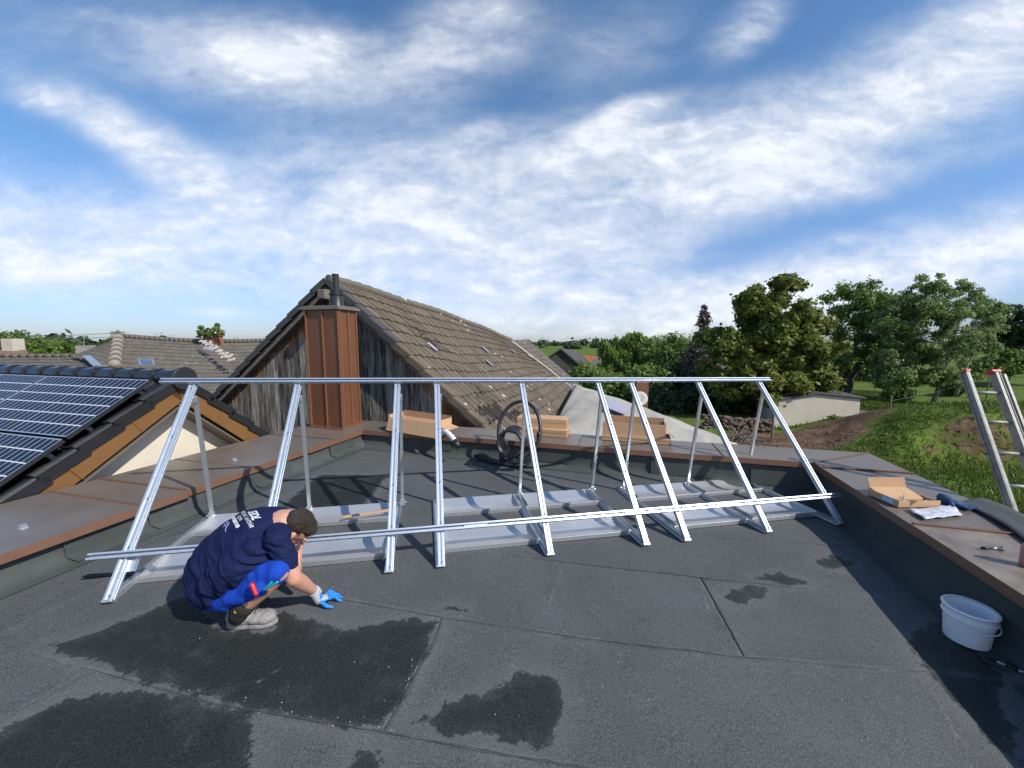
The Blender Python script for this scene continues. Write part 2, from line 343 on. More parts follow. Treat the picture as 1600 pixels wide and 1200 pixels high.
M['house_tile'] = tile_mat('house_tile', (.098, .087, .070), (.155, .137, .110), spots=.3)

M['house_tile']=M['house_tile']
M['house_red'] = tile_mat('house_red', (.20, .11, .08), (.30, .18, .13), spots=.2); M['house_pale'] = tile_mat('house_pale', (.24, .21, .17), (.32, .285, .235), spots=.1)
def setattr_f(o, name, vals, dom='POINT'):
    a = o.data.attributes.new(name, 'FLOAT', dom); a.data.foreach_set('value', np.asarray(vals, dtype=np.float32))

# ------------------------------------------------------------------ terrain
def sdpoly(X, Y, poly):
    """signed distance (negative inside) to a polygon, numpy"""
    n = len(poly); d = np.full(X.shape, 1e9); ins = np.zeros(X.shape, bool)
    for i in range(n):
        x1, y1 = poly[i]; x2, y2 = poly[(i+1) % n]; ex, ey = x2-x1, y2-y1
        t = np.clip(((X-x1)*ex+(Y-y1)*ey)/(ex*ex+ey*ey+1e-12), 0, 1)
        d = np.minimum(d, np.hypot(X-x1-t*ex, Y-y1-t*ey))
        c = ((y1 > Y) != (y2 > Y)) & (X < (x2-x1)*(Y-y1)/((y2-y1) if abs(y2-y1) > 1e-9 else 1e-9)+x1); ins ^= c
    return np.where(ins, -d, d)
def sdline(X, Y, pl):
    d = np.full(X.shape, 1e9)
    for (x1, y1), (x2, y2) in zip(pl[:-1], pl[1:]):
        ex, ey = x2-x1, y2-y1; t = np.clip(((X-x1)*ex+(Y-y1)*ey)/(ex*ex+ey*ey), 0, 1); d = np.minimum(d, np.hypot(X-x1-t*ex, Y-y1-t*ey))
    return d
GZ = -2.8
def nsst(a, b, x):
    t = np.clip((x-a)/(b-a), 0, 1); return t*t*(3-2*t)
def gz(X, Y):
    X = np.asarray(X, float); Y = np.asarray(Y, float)
    wob = .35*np.sin(X*1.7+Y*.6)+.25*np.sin(X*.9-Y*1.3+2)
    face = nsst(12.6, 14.3, Y+wob*.6-.10*(X-12))         # steep bank face
    h = 1.75*nsst(11.8, 17.5, X-.9+wob*.4)*face*(1-nsst(15.5, 22, Y))
    near = .45*nsst(5.0, 13, X)*nsst(4, 9, Y)*(1-nsst(10.5, 13, Y))
    lump = .10*np.sin(X*.8)*np.sin(Y*.7+1)+.05*np.sin(X*2.3+1)*np.sin(Y*2.9)
    far = nsst(60, 300, np.hypot(X, Y))*1.3
    return GZ+h+near+lump*nsst(4, 9, np.hypot(X, Y))+far
def make_ground():
    def ax(lo, hi, f0, f1, st):
        a = list(np.arange(f0, f1, st)); x = f1; s = st
        while x < hi: s *= 1.16; x += s; a.append(x)
        x = f0; s = st; b = []
        while x > lo: s *= 1.16; x -= s; b.append(x)
        return np.array(b[::-1]+a)
    xs = ax(-1500, 1500, 3, 30, .22); ys = ax(-300, 1800, 4, 34, .22)
    X, Y = np.meshgrid(xs, ys); Zt = gz(X, Y); nx, ny = len(xs), len(ys)
    v = np.stack([X, Y, Zt], -1).reshape(-1, 3)
    I = np.arange(nx*ny).reshape(ny, nx); f = np.stack([I[:-1, :-1], I[:-1, 1:], I[1:, 1:], I[1:, :-1]], -1).reshape(-1, 4)
    me = bpy.data.meshes.new('ground'); me.from_pydata(v.tolist(), [], f.tolist()); me.polygons.foreach_set('use_smooth', [True]*len(f))
    o = bpy.data.objects.new('ground', me); COL.objects.link(o); o['kind'] = 'structure'
    def g(x, y): p = atZ(x, y, GZ); return (p.x, p.y)
    soil = [g(1130, 690), g(1150, 672), g(1210, 672), g(1345, 668), g(1420, 668), g(1440, 680), g(1370, 690), g(1330, 704), g(1180, 712)]
    sd = sdpoly(X, Y, soil)
    gy, gx = np.gradient(Zt, ys, xs); slope = np.hypot(gx, gy)
    bank = np.minimum((slope-.80)*1.2, .30)
    bank[(Y < 8) | (Y > 15.6) | (X < 5)] = -1
    s = np.maximum(-sd*.8, bank)
    setattr_f(o, 'soil', np.clip(s, -2, 2).ravel())
    m = bpy.data.materials.new('meadow'); m.use_nodes = True; t = m.node_tree; b = t.nodes['Principled BSDF']; L = t.links.new
    tc = N('ShaderNodeTexCoord', t)
    def nz(sc, d=8, r=.65):
        n = N('ShaderNodeTexNoise', t); n.inputs['Scale'].default_value = sc; n.inputs['Detail'].default_value = d; n.inputs['Roughness'].default_value = r; L(tc.outputs['Object'], n.inputs['Vector']); return n.outputs['Fac']
    def ramp(f, st):
        r = N('ShaderNodeValToRGB', t); L(f, r.inputs[0]); e = r.color_ramp.elements
        while len(e) < len(st): e.new(.5)
        for k, (p, c) in enumerate(st): e[k].position = p; e[k].color = (*c, 1)
        return r.outputs[0]
    gcol = ramp(nz(.35, 10), [(.3, (.065, .115, .016)), (.5, (.105, .165, .024)), (.62, (.15, .18, .04)), (.75, (.22, .20, .08))])
    g2 = ramp(nz(6, 8), [(.3, (.45, .45, .45)), (.7, (1.25, 1.25, 1.25))])
    gm = N('ShaderNodeMix', t, data_type='RGBA', blend_type='MULTIPLY'); gm.inputs[0].default_value = 1; L(gcol, gm.inputs[6]); L(g2, gm.inputs[7])
    sc = ramp(nz(1.6, 12, .75), [(.3, (.06, .034, .022)), (.5, (.13, .078, .048)), (.68, (.24, .165, .11))])
    at = N('ShaderNodeAttribute', t, attribute_name='soil'); n3 = nz(1.1, 9, .7)
    a1 = N('ShaderNodeMath', t, operation='MULTIPLY_ADD'); L(n3, a1.inputs[0]); a1.inputs[1].default_value = 2.4; a1.inputs[2].default_value = -1.25
    a2 = N('ShaderNodeMath', t, operation='ADD'); L(a1.outputs[0], a2.inputs[0]); L(at.outputs['Fac'], a2.inputs[1])
    mr = N('ShaderNodeMapRange', t); L(a2.outputs[0], mr.inputs['Value']); mr.inputs['From Min'].default_value = -.1; mr.inputs['From Max'].default_value = .25
    mx = N('ShaderNodeMix', t, data_type='RGBA'); L(mr.outputs[0], mx.inputs[0]); L(gm.outputs[2], mx.inputs[6]); L(sc, mx.inputs[7]); L(mx.outputs[2], b.inputs['Base Color'])
    b.inputs['Roughness'].default_value = .95; b.inputs['Specular IOR Level'].default_value = .15
    bp = N('ShaderNodeBump', t); bp.inputs['Strength'].default_value = .9; bp.inputs['Distance'].default_value = .15; L(nz(3.5, 10, .7), bp.inputs['Height']); L(bp.outputs[0], b.inputs['Normal'])
    me.materials.append(m)
    return X, Y, s
make_ground()

# ------------------------------------------------------------------ our flat roof
U0, U1, V1, V0 = -3.80, 2.14, 4.97, -3.0
CT = .25   # top of the cap
bld = thing('flat_roofed_building', 'flat roofed building covered in dark bitumen membrane where the worker crouches', 'building', P(-.8, 1.5, GZ))
def roof_floor():
    us = np.arange(U0, U1+.001, .022); vs = np.concatenate([np.arange(V0, .6, .1), np.arange(.6, V1+.001, .022)])
    Ug, Vg = np.meshgrid(us, vs)
    xx = Ug*UU.x+Vg*VV.x; s = nsst(.3, 2.0, Ug)
    Zf = -.02*(xx+2.5)-.05*np.maximum(0, 3.7-Vg)*s
    def f2(x, y): p = fl(x, y); return (p.dot(UU), p.dot(VV))
    def pl(*q): return [f2(*a) for a in q]
    # membrane laps (overlapping sheet edges), slightly uneven
    laps = [pl((0, 1008), (145, 1050), (340, 1102), (600, 1145), (800, 1185), (1000, 1215)),
            pl((520, 935), (690, 966), (900, 998), (1150, 1028), (1450, 1052), (1590, 1062)),
            pl((0, 1128), (145, 1050)),
            pl((690, 968), (680, 1000), (600, 1145)),
            pl((1095, 903), (1165, 1030)),
            pl((800, 870), (960, 888), (1105, 905), (1380, 933)),
            pl((0, 988), (165, 905)), pl((1130, 842), (1340, 855)),
            pl((605, 745), (560, 800)), pl((240, 850), (445, 770))]
    for q in laps:   # welded lap edge: a thin uneven bead of bitumen standing proud of the sheet
        pts = [P(a, b_, fz(a, b_)) for a, b_ in q]; L_ = sum((b_-a).length for a, b_ in zip(pts[:-1], pts[1:])); n = int(L_/.02); out = []; acc = 0
        for a, b_ in zip(pts[:-1], pts[1:]):
            k = max(2, int((b_-a).length/.02)); out += [a.lerp(b_, i/k) for i in range(k)]
        out.append(pts[-1]); mb = MB()
        for i, p in enumerate(out):
            d = (out[min(i+1, len(out)-1)]-out[max(i-1, 0)]).normalized(); x = Vector((d.y, -d.x, 0)); x = x if x.y < 0 else -x
            w = .0022+.0042*max(0, .5+1.2*noise.noise(p*5.5))+.002*noise.noise(p*30); o_ = x*(.008*noise.noise(p*3.1)+.003*noise.noise(p*22)); z = fzp(p+o_)
            c = Vector((p.x+o_.x, p.y+o_.y, z)); hh = .0095
            for (f, h) in ((-1.6, .0035), (-.5, hh), (.8, hh-.001), (1.0, .001)): mb.v.append(tuple(c+x*w*f+ZZ*h))
        for i in range(len(out)-1):
            for k in range(3): mb.f.append((i*4+k, i*4+k+1, i*4+k+5, i*4+k+4)); mb.m.append(0)
        mb.build('lap_seam', M['bitumen_bead'], bld)
    sd = np.full(Ug.shape, 9.)
    for q in laps: sd = np.minimum(sd, sdline(Ug, Vg, q))
    step = np.zeros(Ug.shape)
    wet = [pl((70, 1010), (190, 975), (262, 940), (300, 930), (340, 985), (420, 985), (440, 945), (470, 965), (530, 985), (560, 980), (640, 966), (682, 975), (675, 1005), (600, 1142), (480, 1120), (345, 1100), (230, 1065), (150, 1035)),
           pl((-60, 1160), (0, 1143), (115, 1087), (255, 1083), (330, 1103), (388, 1110), (385, 1150), (392, 1215), (-60, 1290)),
           pl((635, 1130), (700, 1100), (770, 1075), (815, 1048), (870, 1062), (887, 1095), (862, 1163), (800, 1162)),
           pl((1133, 935), (1165, 916), (1200, 920), (1195, 934), (1150, 945)),
           pl((1180, 903), (1215, 895), (1268, 910), (1230, 916)),
           pl((1270, 880), (1300, 866), (1335, 880), (1300, 890)),
           pl((535, 1215), (560, 1170), (600, 1185), (600, 1215)),
           pl((440, 790), (500, 741), (607, 744), (560, 800), (500, 806)),
           pl((695, 950), (712, 946), (728, 955), (705, 958)), pl((1420, 990), (1500, 960), (1560, 1010), (1560, 1090), (1600, 1200), (1540, 1150), (1440, 1040)),
           ]
    wd = np.full(Ug.shape, 9.)
    for q in wet: wd = np.minimum(wd, sdpoly(Ug, Vg, q))
    scr = [pl((880, 885), (865, 925), (850, 960)), pl((612, 925), (615, 950)), pl((1440, 1060), (1470, 1100), (1500, 1160)), pl((440, 1040), (415, 1060), (350, 1085)), pl((90, 1075), (140, 1045)),
           pl((870, 880), (880, 905)), pl((1150, 990), (1165, 1020)), pl((1395, 1010), (1408, 1018)), pl((700, 790), (780, 760)), pl((1085, 880), (1110, 960)), pl((200, 905), (230, 880))]
    sc = np.full(Ug.shape, 9.)
    for q in scr: sc = np.minimum(sc, sdline(Ug, Vg, q))
    # lap height: one side of each main lap is the upper sheet
    Zf = Zf+.006*np.exp(-(sd/.05)**2)+.004*np.sin(Ug*2.1+1)*np.sin(Vg*1.7)
    # cove at the parapets
    for dw in (Ug-U0, U1-Ug, V1-Vg): Zf = Zf+.045*np.clip(1-dw/.13, 0, 1)**2
    ny, nx = Ug.shape
    vts = (Ug[..., None]*np.array(UU)+Vg[..., None]*np.array(VV)); vts[..., 2] = Zf
    I = np.arange(nx*ny).reshape(ny, nx); f = np.stack([I[:-1, :-1], I[:-1, 1:], I[1:, 1:], I[1:, :-1]], -1).reshape(-1, 4)
    me = bpy.data.meshes.new('roof_membrane'); me.from_pydata(vts.reshape(-1, 3).tolist(), [], f.tolist()); me.polygons.foreach_set('use_smooth', [True]*len(f))
    o = bpy.data.objects.new('roof_membrane', me); COL.objects.link(o); o.parent = bld; o.matrix_parent_inverse = INV[bld.name]
    setattr_f(o, 'wet', wd.ravel()); setattr_f(o, 'lap', sd.ravel()); setattr_f(o, 'scrape', sc.ravel())
    me.materials.append(M['membrane'])
def membrane_mat():
    m = bpy.data.materials.new('bitumen_membrane'); m.use_nodes = True; t = m.node_tree; b = t.nodes['Principled BSDF']; L = t.links.new
    tc = N('ShaderNodeTexCoord', t)
    def nz(sc, d=6, r=.6, dist=0):
        n = N('ShaderNodeTexNoise', t); n.inputs['Scale'].default_value = sc; n.inputs['Detail'].default_value = d; n.inputs['Roughness'].default_value = r; n.inputs['Distortion'].default_value = dist
        L(tc.outputs['Object'], n.inputs['Vector']); return n.outputs['Fac']
    def mth(op, a, bb=None, c=None):
        n = N('ShaderNodeMath', t, operation=op)
        for i, q in enumerate((a, bb, c)):
            if q is None: continue
            if isinstance(q, (int, float)): n.inputs[i].default_value = q
            else: L(q, n.inputs[i])
        return n.outputs[0]
    def rng_(f, a, bb, c=0, d=1, sm=True):
        n = N('ShaderNodeMapRange', t, interpolation_type='SMOOTHSTEP' if sm else 'LINEAR'); L(f, n.inputs['Value'])
        for k, q in zip(('From Min', 'From Max', 'To Min', 'To Max'), (a, bb, c, d)): n.inputs[k].default_value = q
        return n.outputs[0]
    def mix(f, a, bb, bt='MIX'):
        n = N('ShaderNodeMix', t, data_type='RGBA', blend_type=bt)
        for i, q in zip((0, 6, 7), (f, a, bb)):
            if isinstance(q, (int, float)): n.inputs[i].default_value = q
            elif isinstance(q, tuple): n.inputs[i].default_value = (*q, 1)
            else: L(q, n.inputs[i])
        return n.outputs[2]
    att = lambda nme: N('ShaderNodeAttribute', t, attribute_name=nme).outputs['Fac']
    grit = nz(170, 3, .7); blot = nz(1.3, 8, .65); mid = nz(7, 8, .7)
    base = mix(rng_(blot, .3, .7), (.058, .065, .068), (.098, .104, .110))
    base = mix(rng_(mid, .35, .7, 0, .5), base, (.072, .081, .079))
    base = mix(rng_(grit, .38, .66), mix(.5, base, (.02, .021, .022)), mix(.38, base, (.20, .205, .21)))
    wn = mth('ADD', att('wet'), mth('MULTIPLY_ADD', nz(9, 9, .72), .22, -.11)); wn = mth('ADD', wn, mth('MULTIPLY_ADD', nz(55, 3, .6), .03, -.015))
    wetm = mth('ADD', mth('MULTIPLY', rng_(wn, -.008, .006, 1, 0), mth('SUBTRACT', .86, mth('MULTIPLY', rng_(nz(4, 8, .7), .5, .72), .22))), mth('MULTIPLY', rng_(wn, -.09, .012, 1, 0), .14))
    wc = mix(rng_(grit, .4, .66), (.009, .011, .011), (.034, .040, .038))
    col = mix(wetm, base, wc)
    # dried dust around the wet stains and along the laps
    halo = mth('MULTIPLY', rng_(wn, .0, .12, 1, 0), mth('SUBTRACT', 1, wetm)); col = mix(mth('MULTIPLY', halo, .18), col, (.17, .17, .165))
    lp = mth('ADD', att('lap'), mth('MULTIPLY_ADD', nz(9, 6, .7), .010, -.005))
    dust = mth('MULTIPLY', rng_(lp, .0, .035, 1, 0), rng_(nz(5, 9, .75), .46, .70, 0, .5)); col = mix(dust, col, (.19, .195, .20))
    dark = rng_(lp, .002, .009, .9, 0); dark = dark
    sc = mth('ADD', att('scrape'), mth('MULTIPLY_ADD', nz(20, 7, .7), .06, -.03)); scm = mth('MULTIPLY', rng_(sc, -.004, .012, 1, 0), rng_(nz(30, 6, .7), .42, .62, 0, .6)); col = mix(scm, col, (.26, .27, .26))
    flk = mth('MULTIPLY', rng_(nz(13, 10, .8), .66, .74, 0, 1), .5); col = mix(flk, col, (.28, .28, .27))
    L(col, b.inputs['Base Color'])
    L(mth('MULTIPLY_ADD', wetm, -.22, .84), b.inputs['Roughness']); b.inputs['Specular IOR Level'].default_value = .32
    h = mth('ADD', mth('MULTIPLY', grit, .35), mth('MULTIPLY', mid, .8)); h = mth('ADD', h, mth('MULTIPLY', rng_(lp, 0, .02, 0, 1), .7))
    bp = N('ShaderNodeBump', t); bp.inputs['Strength'].default_value = .5; bp.inputs['Distance'].default_value = .010; L(h, bp.inputs['Height']); L(bp.outputs[0], b.inputs['Normal'])
    return m
M['membrane'] = membrane_mat(); M['bitumen_bead'] = mat('bitumen_bead', (.026, .027, .028), .75, var=(.075, .077, .078), vs=9, vdet=9, bump=.3, bs=80)
def membrane_wall():
    m = mat('upstand_membrane', (.046, .054, .053), .85, 0, .3, var=(.078, .086, .084), vs=2.0, vdet=8, bump=.35, bs=90)
    return m
M['upstand'] = membrane_wall()
roof_floor()
def parapets():
    # membrane upstands with a cove, slightly wavy, plus vertical laps
    def upstand(fn, n0, n1, cnt, seed):
        mb = MB(); rows = []
        prof = [(.0, .205), (.0, .15), (.004, .09), (.02, .045), (.05, .018), (.10, .004), (.16, .0015)]
        for i in range(cnt+1):
            s = n0+(n1-n0)*i/cnt; row = []
            for k, (d, h) in enumerate(prof):
                w = .010*noise.noise(Vector((s*2.2+seed, h*9, 0)))*(1 if h > .01 else 0)
                u, v = fn(s, d+abs(w)); z = fz(u, v)+.004
                hh = h if k > 2 else h/.205*(.20-z)+z-z
                zz = z+h if k > 1 else (.205 if k == 0 else .205*.55+z*.45)
                row.append(P(u, v, zz))
            rows.append(row)
        i0 = 0; mb.v = [tuple(p) for r in rows for p in r]; n = len(prof)
        for i in range(cnt):
            for k in range(n-1): mb.f.append((i*n+k, i*n+k+1, (i+1)*n+k+1, (i+1)*n+k)); mb.m.append(0)
        mb.build('parapet_upstand', M['upstand'], bld, smooth=True)
    upstand(lambda s, d: (U0+d, s), V0, V1, 90, 1); upstand(lambda s, d: (s, V1-d), U0, U1, 70, 5); upstand(lambda s, d: (U1-d, s), V1, V0, 90, 9)
    # overlapping lap flaps on the upstands
    mb = MB()
    for (x, y, x2) in ((98, 845, 0), (230, 800, 0), (320, 770, 0), (395, 745, 0), (515, 705, 0)):
        p = atU(x, y, U0+.012); v = p.dot(VV)
        c = [P(U0+.010, v, .2), P(U0+.012, v+.5, .2), P(U0+.030, v+.5, fz(U0, v)+.05), P(U0+.10, v+.46, fz(U0, v)+.012), P(U0+.10, v+.03, fz(U0, v)+.012), P(U0+.030, v, fz(U0, v)+.05)]
        mb = MB(); mb.face([c[0], c[1], c[2], c[5]]); mb.face([c[5], c[2], c[3], c[4]])
        mb.bar(P(U0+.014, v, .2), P(U0+.034, v, fz(U0, v)+.05), .006, .006); mb.bar(P(U0+.034, v, fz(U0, v)+.05), P(U0+.105, v+.03, fz(U0, v)+.014), .006, .006); mb.build('membrane_flap', M['upstand'], bld)
    for u in (-3.0, -1.3, .4, 1.5):
        z0 = fz(u, V1); mb = MB()
        mb.face([P(u, V1-.010, .2), P(u+.7, V1-.010, .2), P(u+.7, V1-.03, z0+.05), P(u, V1-.03, z0+.05)]); mb.bar(P(u, V1-.014, .2), P(u, V1-.034, z0+.05), .006, .006); mb.build('membrane_flap', M['upstand'], bld)
    # parapet cores and outer walls
    mb = MB()
    mb.uvbox(-4.86, U0, V0, 5.55, GZ-.3, .19); mb.uvbox(U0, U1, V1, 5.55, GZ-.3, .188); mb.uvbox(U1, 2.88, V0, 5.55, GZ-.3, .19)
    mb.build('wall', M['plaster'], bld)
parapets()
def caps():
    e = .035
    def sheet(pts, dusty=0, lift=0, drops=(1, 1, 1, 1), seam=None):
        """pts: 4 plan corners (u,v) in order, top skin with turned-down edges"""
        mb = MB(); top = [P(u, v, CT+lift+.0) for u, v in pts]; low = [p-ZZ*.006 for p in top]
        # subdivided, faintly buckled top
        n = 8; g = {}
        for i in range(n+1):
            for j in range(n+1):
                s, t_ = i/n, j/n; p = top[0]*(1-s)*(1-t_)+top[1]*s*(1-t_)+top[2]*s*t_+top[3]*(1-s)*t_
                if 0 < i < n and 0 < j < n: p = p+ZZ*.0035*noise.noise(p*2.3)
                g[i, j] = len(mb.v); mb.v.append(tuple(p))
        for i in range(n):
            for j in range(n): mb.f.append((g[i, j], g[i+1, j], g[i+1, j+1], g[i, j+1])); mb.m.append(0)
        c = (top[0]+top[1]+top[2]+top[3])/4
        for k in range(4):
            if not drops[k]: continue
            a, b_ = top[k], top[(k+1) % 4]; d = (b_-a).normalized(); nrm = Vector((d.y, -d.x, 0))
            if nrm.dot((a+b_)/2-c) < 0: nrm = -nrm
            q = [a+nrm*.0, b_+nrm*.0, b_+nrm*.008-ZZ*.062, a+nrm*.008-ZZ*.062, a+nrm*.0-ZZ*.07+nrm*-.004, b_-ZZ*.07-nrm*.004]
            mb.face([q[0], q[1], q[2], q[3]], 1); mb.face([q[3], q[2], q[5], q[4]], 1)
        o = mb.build('cap_sheet', [M['cap_dusty'] if dusty else M['cap'], M['cap_edge']], bld)
        return o
    def rib(a, b_, h=.014, w=.022, edge=True):
        mb = MB(); mb.bar(P(*a, CT+h/2+.003), P(*b_, CT+h/2+.003), w, h); mb.build('cap_seam', M['cap_edge'], bld, bevel=.004)
    ul = U0+e; uo = -4.90
    vv = [V0]+[atZ(x, y, CT).dot(VV) for x, y in ((200, 788), (270, 764))]+[atZ(296, 747, CT).dot(VV), 3.95, 4.75]
    vv = [V0, .9, vv[1], vv[2], 3.9, V1]
    for k in range(5):
        w = .03 if k < 3 else 0
        sheet([(ul+w, vv[k]), (ul+w, vv[k+1]), (uo, vv[k+1]), (uo, vv[k])], lift=.004*(k % 2)+(.006 if k < 3 else 0), drops=(1, 1 if k == 2 else 0, 1, 0))
    for k in (2, 3): rib((ul+.02, vv[k]), (uo, vv[k]-.02))
    rib((ul-.01, 3.1), (uo, 3.1), .006, .012); rib((ul-.01, 4.35), (uo, 4.35), .006, .012)
    # corner block and back run
    vi = V1-e; vo = 5.56
    sheet([(ul, V1-.0), (ul, vo), (uo, vo), (uo, V1)], drops=(0, 1, 1, 0), lift=.001)
    bb = [ul+.002, -2.2, -.5, 1.2, U1-e]
    for k in range(4):
        a, b_ = bb[k], bb[k+1]; ex = (.80 if k == 3 else 0)
        sheet([(a, vi), (b_, vi), (b_+ex, vo), (a, vo)], lift=.003*(k % 2), drops=(1, 0, 1, 0))
        if k: rib((a, vi), (a, vo), .006, .012)
    ur = U1-e; ux = 2.92
    rr = [V0, .6, atZ(1450, 822, CT).dot(VV), atZ(1305, 732, CT).dot(VV)]
    for k in range(3):
        sheet([(ur, rr[k]), (ux, rr[k]), (ux, rr[k+1]), (ur, rr[k+1])], dusty=(k < 2), lift=.003*(k % 2), drops=(0, 1, 0, 1))
        if k: rib((ur+.01, rr[k]), (ux, rr[k]))
    rib((ur+.02, rr[3]), (ux, rr[3]+.02))
    sheet([(ur, rr[3]), (ux, rr[3]), (ux, vo), (ur, vi)], lift=.002, drops=(0, 1, 0, 1))
    rib((ur, vi), (ux, vo), .008, .03)
    # lightning-clip on the cap
    for x, y in ((366, 720), (36, 826)):
        p = atZ(x, y, CT+.006); mb = MB(); mb.obox(p+ZZ*.003, UU*.03, VV*.02, ZZ*.002); mb.obox(p+ZZ*.016+UU*.012, UU*.003, VV*.018, ZZ*.014); mb.obox(p+ZZ*.016-UU*.012, UU*.003, VV*.018, ZZ*.014)
        mb.lathe(p+ZZ*.012, [(.006, 0), (.006, .02), (0, .02)], 8)
        o = mb.build('rod_clip', M['galv']); tag(o, 'small metal rod clip on the left coping, ' + ('just beyond the long seams' if x > 100 else 'at the near left edge of the photo'), 'clip', 'metal clips on the left coping')
caps()

# ------------------------------------------------------------------ chimney
def chimney():
    c0 = atZ(537, 671, CT); u0 = c0.dot(UU); v0 = c0.dot(VV); w, d, h = .60, .40, 2.10
    t = thing('copper_clad_chimney', 'square chimney clad in brown copper sheet with standing seams, at the roof corner', 'chimney', P(u0-w/2, v0+d/2, CT))
    MB().uvbox(u0-w, u0, v0, v0+d, CT+.012, h-.02).build('cladding', M['copper'], t, bevel=.004)
    mb = MB(); 
    for f in (.0, .47, .97): mb.uvbox(u0-w*f-.012, u0-w*f+.010, v0-.022, v0-.001, CT+.02, h-.03)
    for f in (.03, .5, .97): mb.uvbox(u0+.001, u0+.022, v0+d*f-.010, v0+d*f+.010, CT+.02, h-.03)
    mb.build('standing_seam', M['copper_seam'], t, bevel=.003)
    mb = MB(); mb.uvbox(u0-w-.03, u0+.03, v0-.03, v0+d+.03, CT-.005, CT+.03); mb.build('base_flashing', M['cap_edge'], t, bevel=.006)
    mb = MB(); mb.uvbox(u0-w-.05, u0+.05, v0-.05, v0+d+.05, h-.03, h+.012); mb.uvbox(u0-w-.02, u0+.02, v0-.02, v0+d+.02, h+.012, h+.03); mb.build('cap_plate', M['cap'], t, bevel=.004)
    c = P(u0-.18, v0+.20, h+.03); mb = MB(); mb.lathe(c, [(.115, 0), (.105, .02), (.095, .16), (.09, .165), (.105, .175), (.105, .20), (.05, .21), (.048, .25), (.048, .47), (.052, .475), (.052, .49), (.03, .49), (.03, .3)], 24)
    mb.build('flue_pipe', M['black_metal'], t, smooth=True, auto=35)
    MB().uvbox(u0-w*.55, u0+.06, v0-.10, v0+.02, .19, .258).build('lead_skirt', M['cap_edge'], t, bevel=.01)
chimney()

